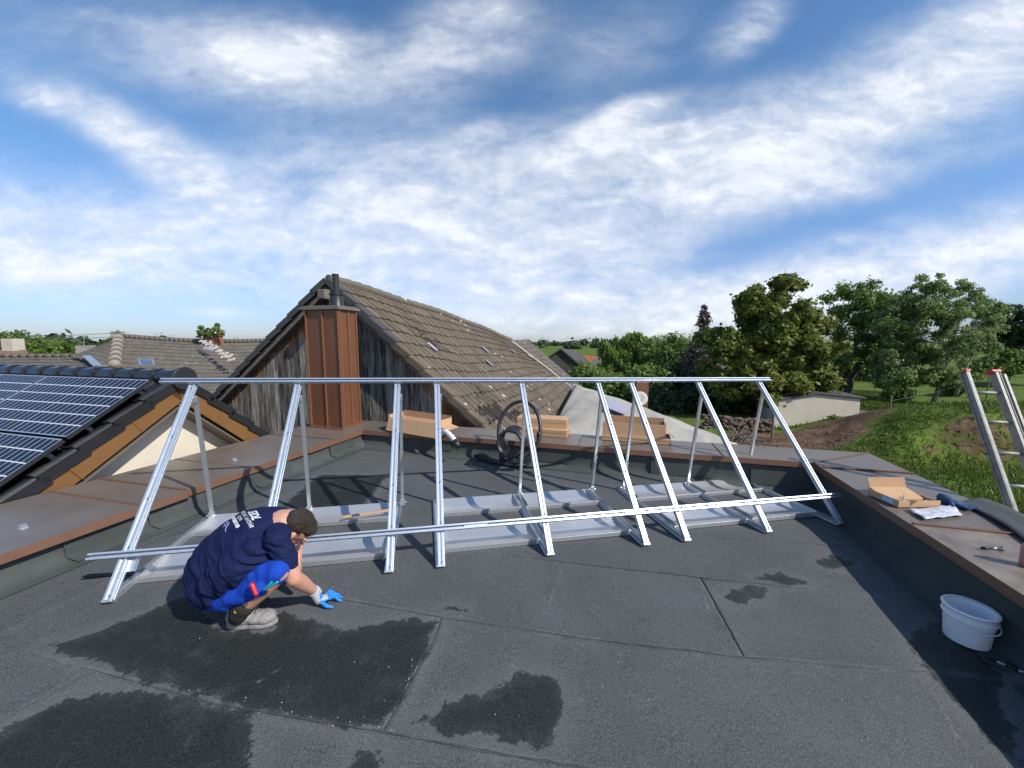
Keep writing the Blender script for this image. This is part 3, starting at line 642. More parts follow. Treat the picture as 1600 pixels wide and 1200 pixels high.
# ------------------------------------------------------------------ mounting rack
RL = fl(175, 940); RR = fl(1305, 820); RD = (RR-RL).normalized(); RB = Vector((-RD.y, RD.x, 0)).normalized(); RN = RD.cross(RB).normalized()
RN = RN if RN.z > 0 else -RN
def RP(t, b, h): return RL+RD*t+RB*b+RN*(h+.004)
TB, TH = 1.06, 1.245
TS = [0, .80, 1.64, 2.0, 2.83, 3.65, 4.03, 4.85, 5.66]
def rack():
    t = thing('mounting_rack', 'long galvanised triangular mounting rack bolted together for solar modules, still without panels', 'mounting rack', RP(2.8, .5, 0))
    sd = Vector((0, TB, TH)).normalized()   # strut direction in (b,h)
    def S_(tt, s, off=0): return RP(tt, s*sd.y-off*sd.z, s*sd.z+off*sd.y)
    LT = math.hypot(TB, TH)
    sn = (RB*(-sd.z)+RN*sd.y)      # outward normal of strut plane
    for k, tt in enumerate(TS):
        # base rail: open C profile
        mb = MB(); mb.bar(RP(tt, -.02, .005), RP(tt, 1.16, .005), .045, .006, RN)
        for s in (-1, 1): mb.bar(RP(tt+s*.021, -.02, .022), RP(tt+s*.021, 1.16, .022), .004, .032, RN)
        mb.bar(RP(tt-.028, -.02, .004), RP(tt-.028, 1.16, .004), .016, .004, RN)
        mb.build('base_rail', M['galv'], t)
        # front strut: channel 45 x 45 with a groove down its face
        mb = MB(); a = S_(tt, -.0, .03); b_ = S_(tt, LT-.01, .03)
        mb.bar(a, b_, .044, .030, sn)
        for s in (-1, 1): mb.bar(a+RD*s*.0145+sn*.019, b_+RD*s*.0145+sn*.019, .015, .008, sn)
        mb.bar(a+RD*.027-sn*.005, b_+RD*.027-sn*.005, .006, .016, sn)
        mb.build('front_strut', M['galv_rail'], t, bevel=.0015)
        for q in (.02, .30, .62, 1.1, LT-.09): MB().lathe(S_(tt, q, .055)+RD*.012, [(.007, -.004), (.007, .004), (.0, .004)], 8, ax=sn).build('bolt', M['bolt'], t)
        MB().bar(S_(tt, -.012, .028)-sd.y*0*RB, S_(tt, .004, .028), .056, .046, sn).build('end_plate', M['galv'], t, bevel=.002)
        # rear post
        mb = MB(); a = RP(tt+.03, 1.09, .03); b_ = S_(tt, LT*.90, .0)+RD*.03
        mb.bar(a, b_, .026, .004, RB); mb.bar(a+RB*.011-RD*.012, b_+RB*.011-RD*.012, .004, .024, RB); mb.bar(a+RB*.011+RD*.012, b_+RB*.011+RD*.012, .004, .024, RB)
        mb.bar(b_-(b_-a).normalized()*.03, b_+(b_-a).normalized()*.02, .034, .03, RB)
        mb.build('rear_post', M['galv'], t)
        mb = MB(); mb.bar(a-RN*.01, a+RN*.05, .045, .03, RB); mb.lathe(a+RN*.02, [(.008, -.04), (.008, .04)], 8, ax=RD); mb.build('post_bracket', M['galv'], t, bevel=.002)
    # ballast trays, two in each bay
    for g in range(3):
        for j in range(2):
            a, b_ = TS[3*g+j]+.024, TS[3*g+j+1]-.024
            for (b0, b1) in ((.17, .50), (.80, 1.10)):
                w = b1-b0; pr = [(b0, .052), (b0, .094), (b0+.008, .094), (b0+.012, .088), (b0+w*.25, .066), (b0+w*.5, .058), (b0+w*.75, .068), (b1-.03, .092), (b1, .100), (b1, .052)]
                mb = MB(); n = 14
                for i in range(n+1):
                    tt = a+(b_-a)*i/n
                    for (q, h) in pr: mb.v.append(tuple(RP(tt, q, h-.045+.0012*noise.noise(Vector((tt*3, q*4, g))))))
                m_ = len(pr)
                for i in range(n):
                    for k in range(m_-1): mb.f.append((i*m_+k, i*m_+k+1, (i+1)*m_+k+1, (i+1)*m_+k)); mb.m.append(0)
                mb.build('ballast_tray', M['alu'], t, smooth=True, auto=38)
                mb = MB(); mb.bar(RP(a-.004, b0, .020), RP(b_+.004, b0, .020), .004, .034, RN); mb.build('tray_lip', M['galv'], t)
                for tt in (a+.02, b_-.02): MB().bar(RP(tt, b0, .035), RP(tt, b1, .038), .004, .05, RN).build('tray_end', M['alu'], t)
    # horizontal rails: slotted channels made of joined lengths
    def rail(p, q, name, up, face, joints):
        d = (q-p).normalized(); L_ = (q-p).length; cuts = [0]+joints+[L_]
        sd_ = d.cross(up).normalized()
        for i in range(len(cuts)-1):
            a = p+d*(cuts[i]+(.002 if i else 0)); b_ = p+d*(cuts[i+1]-.002)
            mb = MB(); mb.bar(a, b_, .036, .004, up)
            for s in (-1, 1):
                mb.bar(a+sd_*s*.018+up*.014, b_+sd_*s*.018+up*.014, .004, .030, up)
                mb.bar(a+sd_*s*.0125+up*.028, b_+sd_*s*.0125+up*.028, .009, .004, up)
            # slots, dark insets set in the web
            k = .05
            while k < cuts[i+1]-cuts[i]-.05:
                c = a+d*k; mb.bar(c+up*.0035-d*.018, c+up*.0035+d*.018, .010, .0025, up, 1)
                mb.bar(c+sd_*.0205+up*.014-d*.018, c+sd_*.0205+up*.014+d*.018, .0015, .010, up, 1); mb.bar(c-sd_*.0205+up*.014-d*.018, c-sd_*.0205+up*.014+d*.018, .0015, .010, up, 1); k += .065
            mb.build(name, [M['galv_rail'], M['slot_light']], t)
            if i:
                c = p+d*cuts[i]; MB().bar(c-d*.09+up*.010, c+d*.09+up*.010, .026, .010, up).build('joint_plate', M['galv'], t, bevel=.002)
    s_top = LT-.03
    rail(S_(-.22, s_top, .056), S_(5.79, s_top, .056), 'upper_rail', sn, None, [1.02, 2.12, 3.40, 4.48, 5.2])
    # lower rail: heights read off where it crosses the struts
    nrm = sn; d0 = nrm.dot(S_(0, 0, .056)); e0 = onplane(205, 866, nrm, d0); e1 = onplane(1290, 776, nrm, d0)
    dr = (e1-e0).normalized(); ta = (onplane(140, 871, nrm, d0)-e0).dot(dr); tb = (onplane(1310, 773, nrm, d0)-e0).dot(dr)
    rail(e0+dr*ta, e0+dr*tb, 'lower_rail', sn, None, [1.1, 2.45, 3.8, 4.7])
    # angled gusset piece hanging at the left frame
    mb = MB(); a = onplane(216, 858, nrm, d0-.03); b_ = onplane(204, 893, nrm, d0-.04); mb.bar(a, b_, .040, .006, sn); mb.bar(a+RD*.019, b_+RD*.019, .004, .03, sn); mb.build('gusset_strip', M['galv_rail'], t)
rack()

# ------------------------------------------------------------------ boxes, pipe, small things
def carton(mb, c, ax, ay, w, d, h, m=0, bev=0):
    mb.obox(c+ZZ*(h/2), ax*(w/2), ay*(d/2), ZZ*(h/2), m)
def boxes():
    z = CT+.006
    # opened carton near the chimney: tilted tray with its front wall leaning to the roof
    a = atZ(603, 672, z+.02); b_ = atZ(680, 685, z+.01); ax = (b_-a).normalized(); w = (b_-a).length; ay = Vector((-ax.y, ax.x, 0))
    t = thing('open_carton', 'opened flat cardboard carton lying tipped on the back coping beside the chimney', 'box', (a+b_)/2, 'cardboard cartons on the back coping')
    tl = (atV(622, 649, (a.dot(VV))+.14)); h = .20
    c = (a+b_)/2; th = .006
    up = (ZZ*.93-ay*-.36).normalized()
    mb = MB(); mb.obox(c+up*(h/2)+ay*.0, ax*(w/2), up.cross(ax)*th/2, up*(h/2)); mb.build('front_flap', M['card'], t)
    q0 = c+up*h
    mb = MB(); mb.obox(q0+ay*.15-ZZ*.03+ZZ*0, ax*(w/2*.98), ay*.15, ZZ*.003); mb.build('base', M['card_in'], t)
    MB().obox(q0+ay*.30+ZZ*.015, ax*(w/2*.98), ay*.003, ZZ*.05).build('side_wall', M['card'], t); MB().obox(q0+ay*.15-ax*(w/2)+ZZ*.0, ax*.003, ay*.146, ZZ*.04).build('side_wall', M['card'], t); MB().obox(q0+ay*.15+ax*(w/2)+ZZ*.0, ax*.003, ay*.146, ZZ*.045).build('side_wall', M['card'], t)
    mb = MB(); mb.obox(q0+ay*.12+ax*(w/2+.08)-ZZ*.05, (ax*.98-ZZ*.2).normalized()*.09, ay*.12, ZZ*.003); mb.build('side_flap', M['card'], t)
    # stack B of two slim cartons
    def closed(name, px, w, d, h, zz, label, rot=0, slot=True, group='cardboard cartons on the back coping', lid=None):
        c = px+ZZ*(zz-px.z); R = Matrix.Rotation(math.radians(rot), 3, 'Z'); ax = R@UU; ay = R@VV
        t = thing(name, label, 'box', c, group)
        MB().obox(c+ZZ*(h/2), ax*(w/2), ay*(d/2), ZZ*(h/2)).build('carton_body', M['card'], t, bevel=.003)
        mb = MB(); mb.obox(c-ay*(d/2+.002)+ZZ*(h*.78), ax*(w/2-.004), ay*.0015, ZZ*(h*.19)); mb.build('tuck_flap', M['card'], t)
        if slot: MB().obox(c-ay*(d/2+.004)+ZZ*(h*.62), ax*.025, ay*.001, ZZ*.008).build('tab', M['card_in'], t)
        mb = MB(); mb.obox(c+ax*(w/2+.002)+ZZ*(h*.5), ax*.001, ay*(d/2-.01), ZZ*(h/2-.008)); mb.build('end_flap', M['card_in'], t)
        return t
    pB = atZ(845, 682, z); pB = pB+VV*.17
    closed('carton', pB, .74, .30, .105, z, 'lower cardboard carton of the stack behind the black coiled pipe', -2)
    closed('carton', pB+VV*.07-UU*.02, .72, .28, .13, z+.107, 'upper cardboard carton of the stack behind the black coiled pipe', 1, False)
    # stack C: three cartons, the top one open
    pC = atZ(990, 692, z)+VV*.19
    closed('carton', pC+UU*.03, .88, .32, .075, z, 'bottom crushed carton of the stack right of the coiled pipe', -2, False)
    c = pC+ZZ*(z+.077-pC.z)+VV*.02; w, d, h = .80, .30, .175; R = Matrix.Rotation(math.radians(-1), 3, 'Z'); ax = R@UU; ay = R@VV
    t = thing('open_carton', 'open topped deep carton on top of the stack right of the coiled pipe', 'box', c, 'cardboard cartons on the back coping')
    mb = MB(); mb.obox(c+ZZ*(h/2)-ay*(d/2), ax*(w/2), ay*.004, ZZ*(h/2)); mb.build('front_wall', M['card'], t)
    mb = MB(); mb.obox(c+ZZ*(h*.6)+ay*(d/2), ax*(w/2), ay*.004, ZZ*(h*.6)); mb.build('back_wall', M['card_in'], t)
    for s in (-1, 1): MB().obox(c+ZZ*(h/2)+ax*(s*w/2), ax*.004, ay*(d/2), ZZ*(h/2)).build('side_wall', M['card'], t)
    MB().obox(c+ZZ*.004, ax*(w/2-.005), ay*(d/2-.005), ZZ*.003).build('base', M['card_in'], t)
    mb = MB(); mb.obox(c+ax*(w/2+.055)+ZZ*(h*.42), (ax*.6-ZZ*.8)*.09, ay*(d/2), (ax*.8+ZZ*.6)*.003); mb.build('side_flap', M['card'], t)
    # open box with bits on the right coping
    q = [atZ(x, y, z) for x, y in ((1403, 793), (1468, 793), (1425, 757), (1385, 757))]
    fr = q[1]-q[0]; ax = fr.normalized(); w = fr.length; ay = Vector((-ax.y, ax.x, 0)); d = .27; c = (q[0]+q[1])/2+ay*d/2; h = .055
    t = thing('open_carton', 'small open cardboard box full of fixings on the right coping beside the papers', 'box', c)
    mb = MB(); mb.obox(c+ZZ*.003, ax*(w/2), ay*(d/2), ZZ*.003); mb.build('base', M['card_in'], t)
    for nm, cc, hx, hy, hh in (('side_wall', c-ay*(d/2), ax*(w/2), ay*.003, h), ('side_wall', c-ax*(w/2), ax*.003, ay*(d/2), h), ('side_wall', c+ax*(w/2), ax*.003, ay*(d/2), h*.8), ('side_wall', c+ay*(d/2), ax*(w/2), ay*.003, h)):
        MB().obox(cc+ZZ*(hh/2+.003), hx, hy, ZZ*(hh/2)).build(nm, M['card'], t)
    MB().obox(c+ay*(d/2+.01)+ZZ*(h+.045), ax*(w/2*.96), ay*.003, (ZZ*.95+ay*.3)*.05).build('lid_flap', M['card_in'], t)
    MB().obox(c+ay*(d*.20)+ZZ*(h*.85), ax*(w/2*.93), (ay*.97+ZZ*.24)*.085, ZZ*.003).build('divider', M['card'], t)
    mb = MB(); mb.obox(c-ax*(w/2+.0045)-ay*.05+ZZ*.03, ax*.001, ay*.05, ZZ*.018); mb.build('printed_label', M['sky_print'], t)
    mb = MB(); r = random.Random(3)
    for k in range(16):
        p = c+ax*r.uniform(-.13, .13)-ay*r.uniform(.0, .11)+ZZ*.02; dd = Vector((r.uniform(-1, 1), r.uniform(-1, 1), r.uniform(-.1, .3))).normalized(); mb.tube([p, p+dd*.05], .005, 6)
    mb.build('fixing', M['galv'], t)
    # crumpled sheet strips spilling over the front
    mb = MB(); mb.bar(q[0]+ax*.03+ay*.05+ZZ*.05, q[0]+ax*.16-ay*.03+ZZ*.075, .03, .003); mb.build('loose_strip', M['card'], t)
boxes()
def smooth_path(pts, n=12):
    pts = [Vector(p) for p in pts]; out = []
    for i in range(len(pts)-1):
        p0, p1, p2, p3 = pts[max(i-1, 0)], pts[i], pts[i+1], pts[min(i+2, len(pts)-1)]
        for k in range(n):
            t = k/n; out.append(.5*((2*p1)+(p2-p0)*t+(2*p0-5*p1+4*p2-p3)*t*t+(3*p1-p0-3*p2+p3)*t**3))
    out.append(pts[-1]); return out
def corr(pts, r, pitch=.012):
    # resample finely and modulate radius: a corrugated hose
    L = [0]
    for a, b_ in zip(pts[:-1], pts[1:]): L.append(L[-1]+(b_-a).length)
    n = int(L[-1]/(pitch/2)); out = []; rs = []; j = 0
    for i in range(n+1):
        s = L[-1]*i/n
        while j < len(L)-2 and L[j+1] < s: j += 1
        t = (s-L[j])/max(1e-9, L[j+1]-L[j]); out.append(pts[j].lerp(pts[j+1], t)); rs.append(r*(1.06 if i % 2 else .94))
    return out, rs
def pipe():
    def at(x, y, v): return atV(x, y, v)
    v = 4.82
    c = at(808, 674, v); t = thing('coiled_pipe', 'black corrugated pipe coil leaning on the back parapet with a white wrapped end', 'pipe coil', Vector((c.x, c.y, -.05)))
    def ring(c, r1, r2, adv, turns, a0=0, n=44, tilt=0):
        out = []; c = Vector(c)
        for i in range(int(n*turns)+1):
            an = a0+2*math.pi*i/n; f = i/(n*turns); w = 1+.04*math.sin(i*.9/n*6.28)
            out.append(c+UU*(r1*w*math.cos(an))+ZZ*(r2*w*math.sin(an))+Vector(adv)*f+VV*tilt*math.sin(an))
        return out
    cb = at(808, 674, 4.70); p1 = ring(cb, .285, .355, VV*.10, 1.0, -math.pi*.6, tilt=.16); o, rs = corr(p1, .024); MB().tube(o, rs, 10).build('big_loop', M['rubber'], t, smooth=True)
    cs = at(796, 695, 4.42); p2 = ring(cs, .155, .155, VV*.36-UU*.03, 6, 0, tilt=.04); o, rs = corr(p2, .019); MB().tube(o, rs, 9).build('small_coil', M['rubber'], t, smooth=True)
    def g(x, y, h=.03): p = fl(x, y); return p+ZZ*h
    for k, (o1, o2) in enumerate(((0, 0), (3, 5), (-4, 9))):
        p3 = smooth_path([g(706, 697, .10), g(722, 706, .06), g(750, 716+o1, .03), g(785, 725+o1, .03), g(818, 728+o2*.3, .03), g(838, 716, .08), cb+UU*.285-VV*.02], 10)
        o, rs = corr(p3, .022); MB().tube(o, rs, 10).build('trailing_pipe', M['rubber'], t, smooth=True)
    e = smooth_path([at(690, 676, 4.80), at(697, 675, 4.74), at(706, 683, 4.66), at(713, 692, 4.62)], 8)
    MB().tube(e, [.035+.003*math.sin(i*1.7) for i in range(len(e))], 14).build('wrapped_end', M['tape'], t, smooth=True)
    e = [at(710, 688, 4.63), at(717, 699, 4.60)]; MB().tube(e, .04, 14).build('end_collar', M['rubber'], t, smooth=True)
    e = smooth_path([at(812, 672, 4.62), at(816, 682, 4.60), at(815, 694, 4.60)], 6); MB().tube(e, .011, 8).build('copper_tail', M['copper_seam'], t, smooth=True)
pipe()
def small_things():
    z = CT+.010
    # papers in a plastic sleeve
    q = [atZ(x, y, z) for x, y in ((1418, 797), (1490, 791), (1504, 806), (1445, 813))]
    mb = MB(); n = 14
    for i in range(n+1):
        for j in range(n+1):
            s, r = i/n, j/n; p = q[0]*(1-s)*(1-r)+q[1]*s*(1-r)+q[2]*s*r+q[3]*(1-s)*r
            mb.v.append(tuple(p+ZZ*(.008+.012*noise.noise(p*14)+.006*noise.noise(p*40))))
    for i in range(n):
        for j in range(n): a = i*(n+1)+j; mb.f.append((a, a+n+1, a+n+2, a+1)); mb.m.append(0)
    o = mb.build('papers', M['paper'], smooth=True); tag(o, 'crumpled printed papers in clear plastic lying on the right coping', 'papers')
    o.modifiers.new('s', 'SOLIDIFY').thickness = .003
    # dark blue glove
    c = atZ(1492, 789, z); mb = MB(); r = random.Random(5)
    ax = (atZ(1515, 794, z)-atZ(1475, 782, z)).normalized(); ay = Vector((-ax.y, ax.x, 0))
    mb.ball(c+ZZ*.018, .06, .045, .022, Matrix((ax, ay, ZZ)).transposed())
    for k in range(4): mb.cone(c+ax*.03+ay*(.03-.02*k)+ZZ*.018, c+ax*(.10+.01*r.random())+ay*(.05-.032*k)+ZZ*.014, .013, .011, 8)
    mb.cone(c-ax*.02-ay*.03+ZZ*.02, c+ax*.03-ay*.08+ZZ*.014, .014, .012, 8); mb.cone(c-ax*.04+ZZ*.02, c-ax*.09+ay*.02+ZZ*.022, .04, .038, 10)
    o = remesh(mb, 'work_glove', M['navy_glove'], None, .006, 2, .006, 22); tag(o, 'crumpled dark blue work glove dropped behind the papers on the right coping', 'glove')
    # felt mat strip draped along the outer edge
    pts_i = [(1497, 786), (1530, 801), (1570, 824), (1605, 850), (1660, 885)]; pts_o = [(1535, 779), (1575, 795), (1620, 818), (1670, 850), (1740, 890)]
    mb = MB(); rows = []
    for a, b_ in zip(pts_i, pts_o):
        A, B = atZ(*a, z), atZ(*b_, z)
        rows.append([A.lerp(B, k/6)+ZZ*(.006+.012*noise.noise(Vector((a[0]*.03, k*.6, 2)))+(.006 if a[0] > 1560 and k < 3 else 0)) for k in range(7)])
    fine = []
    cols = [smooth_path([r_[k] for r_ in rows], 6) for k in range(7)]
    for i in range(len(cols[0])): fine.append([cols[k][i] for k in range(7)])
    for r_ in fine: mb.v += [tuple(p) for p in r_]
    for i in range(len(fine)-1):
        for k in range(6): a = i*7+k; mb.f.append((a, a+1, a+8, a+7)); mb.m.append(0)
    o = mb.build('felt_mat', M['mat_felt'], smooth=True); tag(o, 'dark grey felt mat strip laid along the outer edge of the right coping', 'mat'); o.modifiers.new('s', 'SOLIDIFY').thickness = .008
    # ratchet tool
    a, b_ = atZ(1534, 856, z+.008), atZ(1566, 857, z+.008); d = (b_-a).normalized(); L_ = (b_-a).length
    t = thing('socket_wrench', 'small steel socket wrench with black grip on the dusty right coping', 'wrench', (a+b_)/2)
    MB().tube([a, a+d*L_*.45], .009, 10).build('handle', M['black_metal'], t, smooth=True)
    MB().tube([a+d*L_*.45, b_-d*.02], .005, 8).build('shaft', M['bolt'], t, smooth=True)
    MB().lathe(b_-ZZ*.008, [(.0, 0), (.016, 0), (.018, .006), (.016, .014), (.006, .016), (.006, .024), (0, .024)], 16).build('ratchet_head', M['bolt'], t, smooth=True, auto=40)
    # pink can at the frame edge
    c = atZ(1606, 884, z); o = MB().lathe(c, [(0, 0), (.034, 0), (.036, .004), (.036, .115), (.033, .12), (.028, .135), (.02, .14), (.02, .16), (.0, .16)], 24).build('spray_can', M['pink_can'], smooth=True, auto=40)
    tag(o, 'dull pink spray can at the right edge of the coping', 'can')
    # bucket
    c = fl(1509, 1000)
    t = thing('bucket', 'white plastic bucket with its handle down standing in the shade of the right parapet', 'bucket', c)
    Rb, Rt, H = .094, .110, .20
    MB().lathe(c+ZZ*.003, [(0, 0), (Rb-.012, 0), (Rb, .006), (Rt-.004, H-.045), (Rt-.003, H), (Rt-.008, H), (Rt-.010, H-.03), (Rb-.008, .012), (0, .01)], 48).build('pail', M['white_plastic'], t, smooth=True, auto=50)
    MB().lathe(c+ZZ*.003, [(Rt-.006, H-.004), (Rt+.006, H-.006), (Rt+.008, H+.002), (Rt+.002, H+.008), (Rt-.007, H+.005)], 48).build('rim', M['white_plastic'], t, smooth=True)
    MB().lathe(c+ZZ*.003, [(Rt-.004, H-.05), (Rt+.004, H-.048), (Rt+.004, H-.040), (Rt-.003, H-.038)], 48).build('collar', M['white_plastic'], t, smooth=True)
    hp = []
    for k in range(25):
        a = math.pi*k/24; q = UU*(-math.cos(a))*(Rt+.008)+VV*0
        drop = math.sin(a)
        hp.append(c+(-UU*.35-VV*.94)*0+Vector((-math.cos(a)*(Rt+.009)*.98, -math.sin(a)*(Rt+.012), H-.045-.03*drop)))
    MB().tube(hp, .0035, 7).build('handle', M['white_plastic'], t, smooth=True)
    # black clamp lying in shade at the right edge
    a, b_ = fl(1556, 1040), fl(1596, 1056); d = (b_-a).normalized(); L_ = (b_-a).length
    t = thing('hand_tool', 'black hand tool with a scaled steel bar lying in shade right of the bucket', 'tool', (a+b_)/2)
    MB().bar(a+ZZ*.022, b_+d*.10+ZZ*.022, .012, .016).build('steel_bar', M['galv'], t, bevel=.002)
    mb = MB(); mb.bar(a-d*.05+ZZ*.012, b_+d*.08+ZZ*.012, .05, .02); mb.lathe(a+d*.05+ZZ*.02, [(0, .02), (.022, .02), (.024, .0), (.024, -.01)], 16); mb.build('tool_body', M['black_metal'], t, bevel=.006)
    # rubber strip under the left frame
    a, b_ = fl(134, 902), fl(212, 897); o = MB().bar(a+ZZ*.008, b_+ZZ*.008, .035, .012).build('rubber_strip', M['rubber'], bevel=.002); tag(o, 'thin black rubber strip on the membrane under the left rack foot', 'strip')
    a, b_ = RP(1.18, .78, .082), RP(1.60, .86, .084); o = MB().bar(a, b_, .035, .012).build('cardboard_strip', M['card'], bevel=.002); tag(o, 'narrow cardboard strip resting on the tray behind the worker', 'strip')

def remesh(mb, name, m, parent, vox, sm=4, disp=0, dsc=10, dfun=None, smooth=True):
    me = bpy.data.meshes.new('tmp'); me.from_pydata(mb.v, [], mb.f); me.update()
    o = bpy.data.objects.new('tmp', me); COL.objects.link(o)
    r = o.modifiers.new('r', 'REMESH'); r.mode = 'VOXEL'; r.voxel_size = vox; r.adaptivity = 0
    s = o.modifiers.new('s', 'SMOOTH'); s.iterations = sm; s.factor = .5
    dg = bpy.context.evaluated_depsgraph_get(); dg.update()
    m2 = bpy.data.meshes.new_from_object(o.evaluated_get(dg)); m2.name = name
    bpy.data.objects.remove(o); bpy.data.meshes.remove(me)
    if disp or dfun:
        m2.update(); nr = [v.normal.copy() for v in m2.vertices]
        for v, n_ in zip(m2.vertices, nr):
            k = disp*noise.noise(v.co*dsc)+disp*.5*noise.noise(v.co*dsc*2.3) if disp else 0
            if dfun: k += dfun(v.co)
            v.co = v.co+n_*k
    m2.materials.clear()
    for mm in (m if isinstance(m, list) else [m]): m2.materials.append(mm)
    m2.polygons.foreach_set('use_smooth', [smooth]*len(m2.polygons)); m2.update()
    ob = bpy.data.objects.new(name, m2); COL.objects.link(ob)
    if parent: ob.parent = parent; ob.matrix_parent_inverse = INV[parent.name]
    return ob
small_things()
def grit():
    r = random.Random(77); mb = MB()
    spots = [((145, 1050), (600, 1145)), ((690, 968), (600, 1145)), ((520, 935), (1150, 1028)), ((1095, 903), (1165, 1030)), ((640, 1000), (1500, 1180))]
    for k in range(210):
        a, b_ = spots[r.randrange(4)] if r.random() < .6 else spots[4]; f = r.random(); sp = 12 if (a, b_) != spots[4] else 150
        p = fl(a[0]+(b_[0]-a[0])*f+r.gauss(0, sp), a[1]+(b_[1]-a[1])*f+r.gauss(0, sp*.5)); q = p.dot(UU)
        if q > U1-.15 or q < U0+.2 or p.dot(VV) > V1-.2: continue
        z_ = r.uniform(.0012, .0035)*(1.6 if r.random() < .08 else 1); mb.ball(p+ZZ*(z_*.6+.001), z_*1.4, z_, z_*.7, Matrix.Rotation(r.random()*3, 3, 'Z'), 6)
    o = mb.build('grit', mat('pale_grit', (.42, .41, .38), .9, var=(.16, .15, .14), vs=3)); tag(o, 'pale crumbs of grit scattered over the dark membrane', 'grit', None, 'stuff')
grit()

def ladder():
    top = atY(1508, 582, 3.62); foot_z = GZ
    p1 = atZ(1584, 812, CT)      # where the left stile passes the coping
    p1 = onplane(1588, 815, UU, 3.14)
    d = (top-p1).normalized(); 
    bot = top-d*((top.z-(GZ+.5))/d.z)
    w = (Vector((.10, -.99, -.04)) - d*Vector((.10, -.99, -.04)).dot(d)).normalized()
    t2 = onplane(1552, 583, d, d.dot(top)); w = (t2-top); W_ = w.length; w = w.normalized()
    if W_ < .2: W_ = .28
    n_ = w.cross(d).normalized()
    t = thing('ladder', 'grey aluminium ladder with red end caps leaning outside the right parapet', 'ladder', bot)
    for s, nm in ((0, 'stile'), (1, 'stile')):
        a = top+w*(W_*s)
        mb = MB(); mb.bar(bot+w*(W_*s), a, .024, .070, n_)
        if s: 
            mb.bar(bot+w*(W_*s+.020), a+w*.020-d*.0, .008, .075, n_); mb.bar(bot+w*(W_*s+.055)-n_*.005, a+w*.055-d*.02, .022, .066, n_)
        else: mb.bar(bot-w*.014+n_*.028, a-w*.014+n_*.028, .010, .012, n_); mb.bar(bot-w*.014-n_*.028, a-w*.014-n_*.028, .010, .012, n_)
        mb.build(nm, M['alu_old'], t, bevel=.003)
        MB().bar(a-d*.004, a+d*.022, .075 if s else .042, .080, n_).build('end_cap', M['red_plastic'], t, bevel=.006)
    k = 0; L_ = (top-bot).length
    s0 = .20
    while s0 < L_:
        c = top-d*s0; MB().tube([c-w*.01, c+w*(W_+.01)], .015, 12).build('rung', M['alu_old'], t, smooth=True); s0 += .28
ladder()

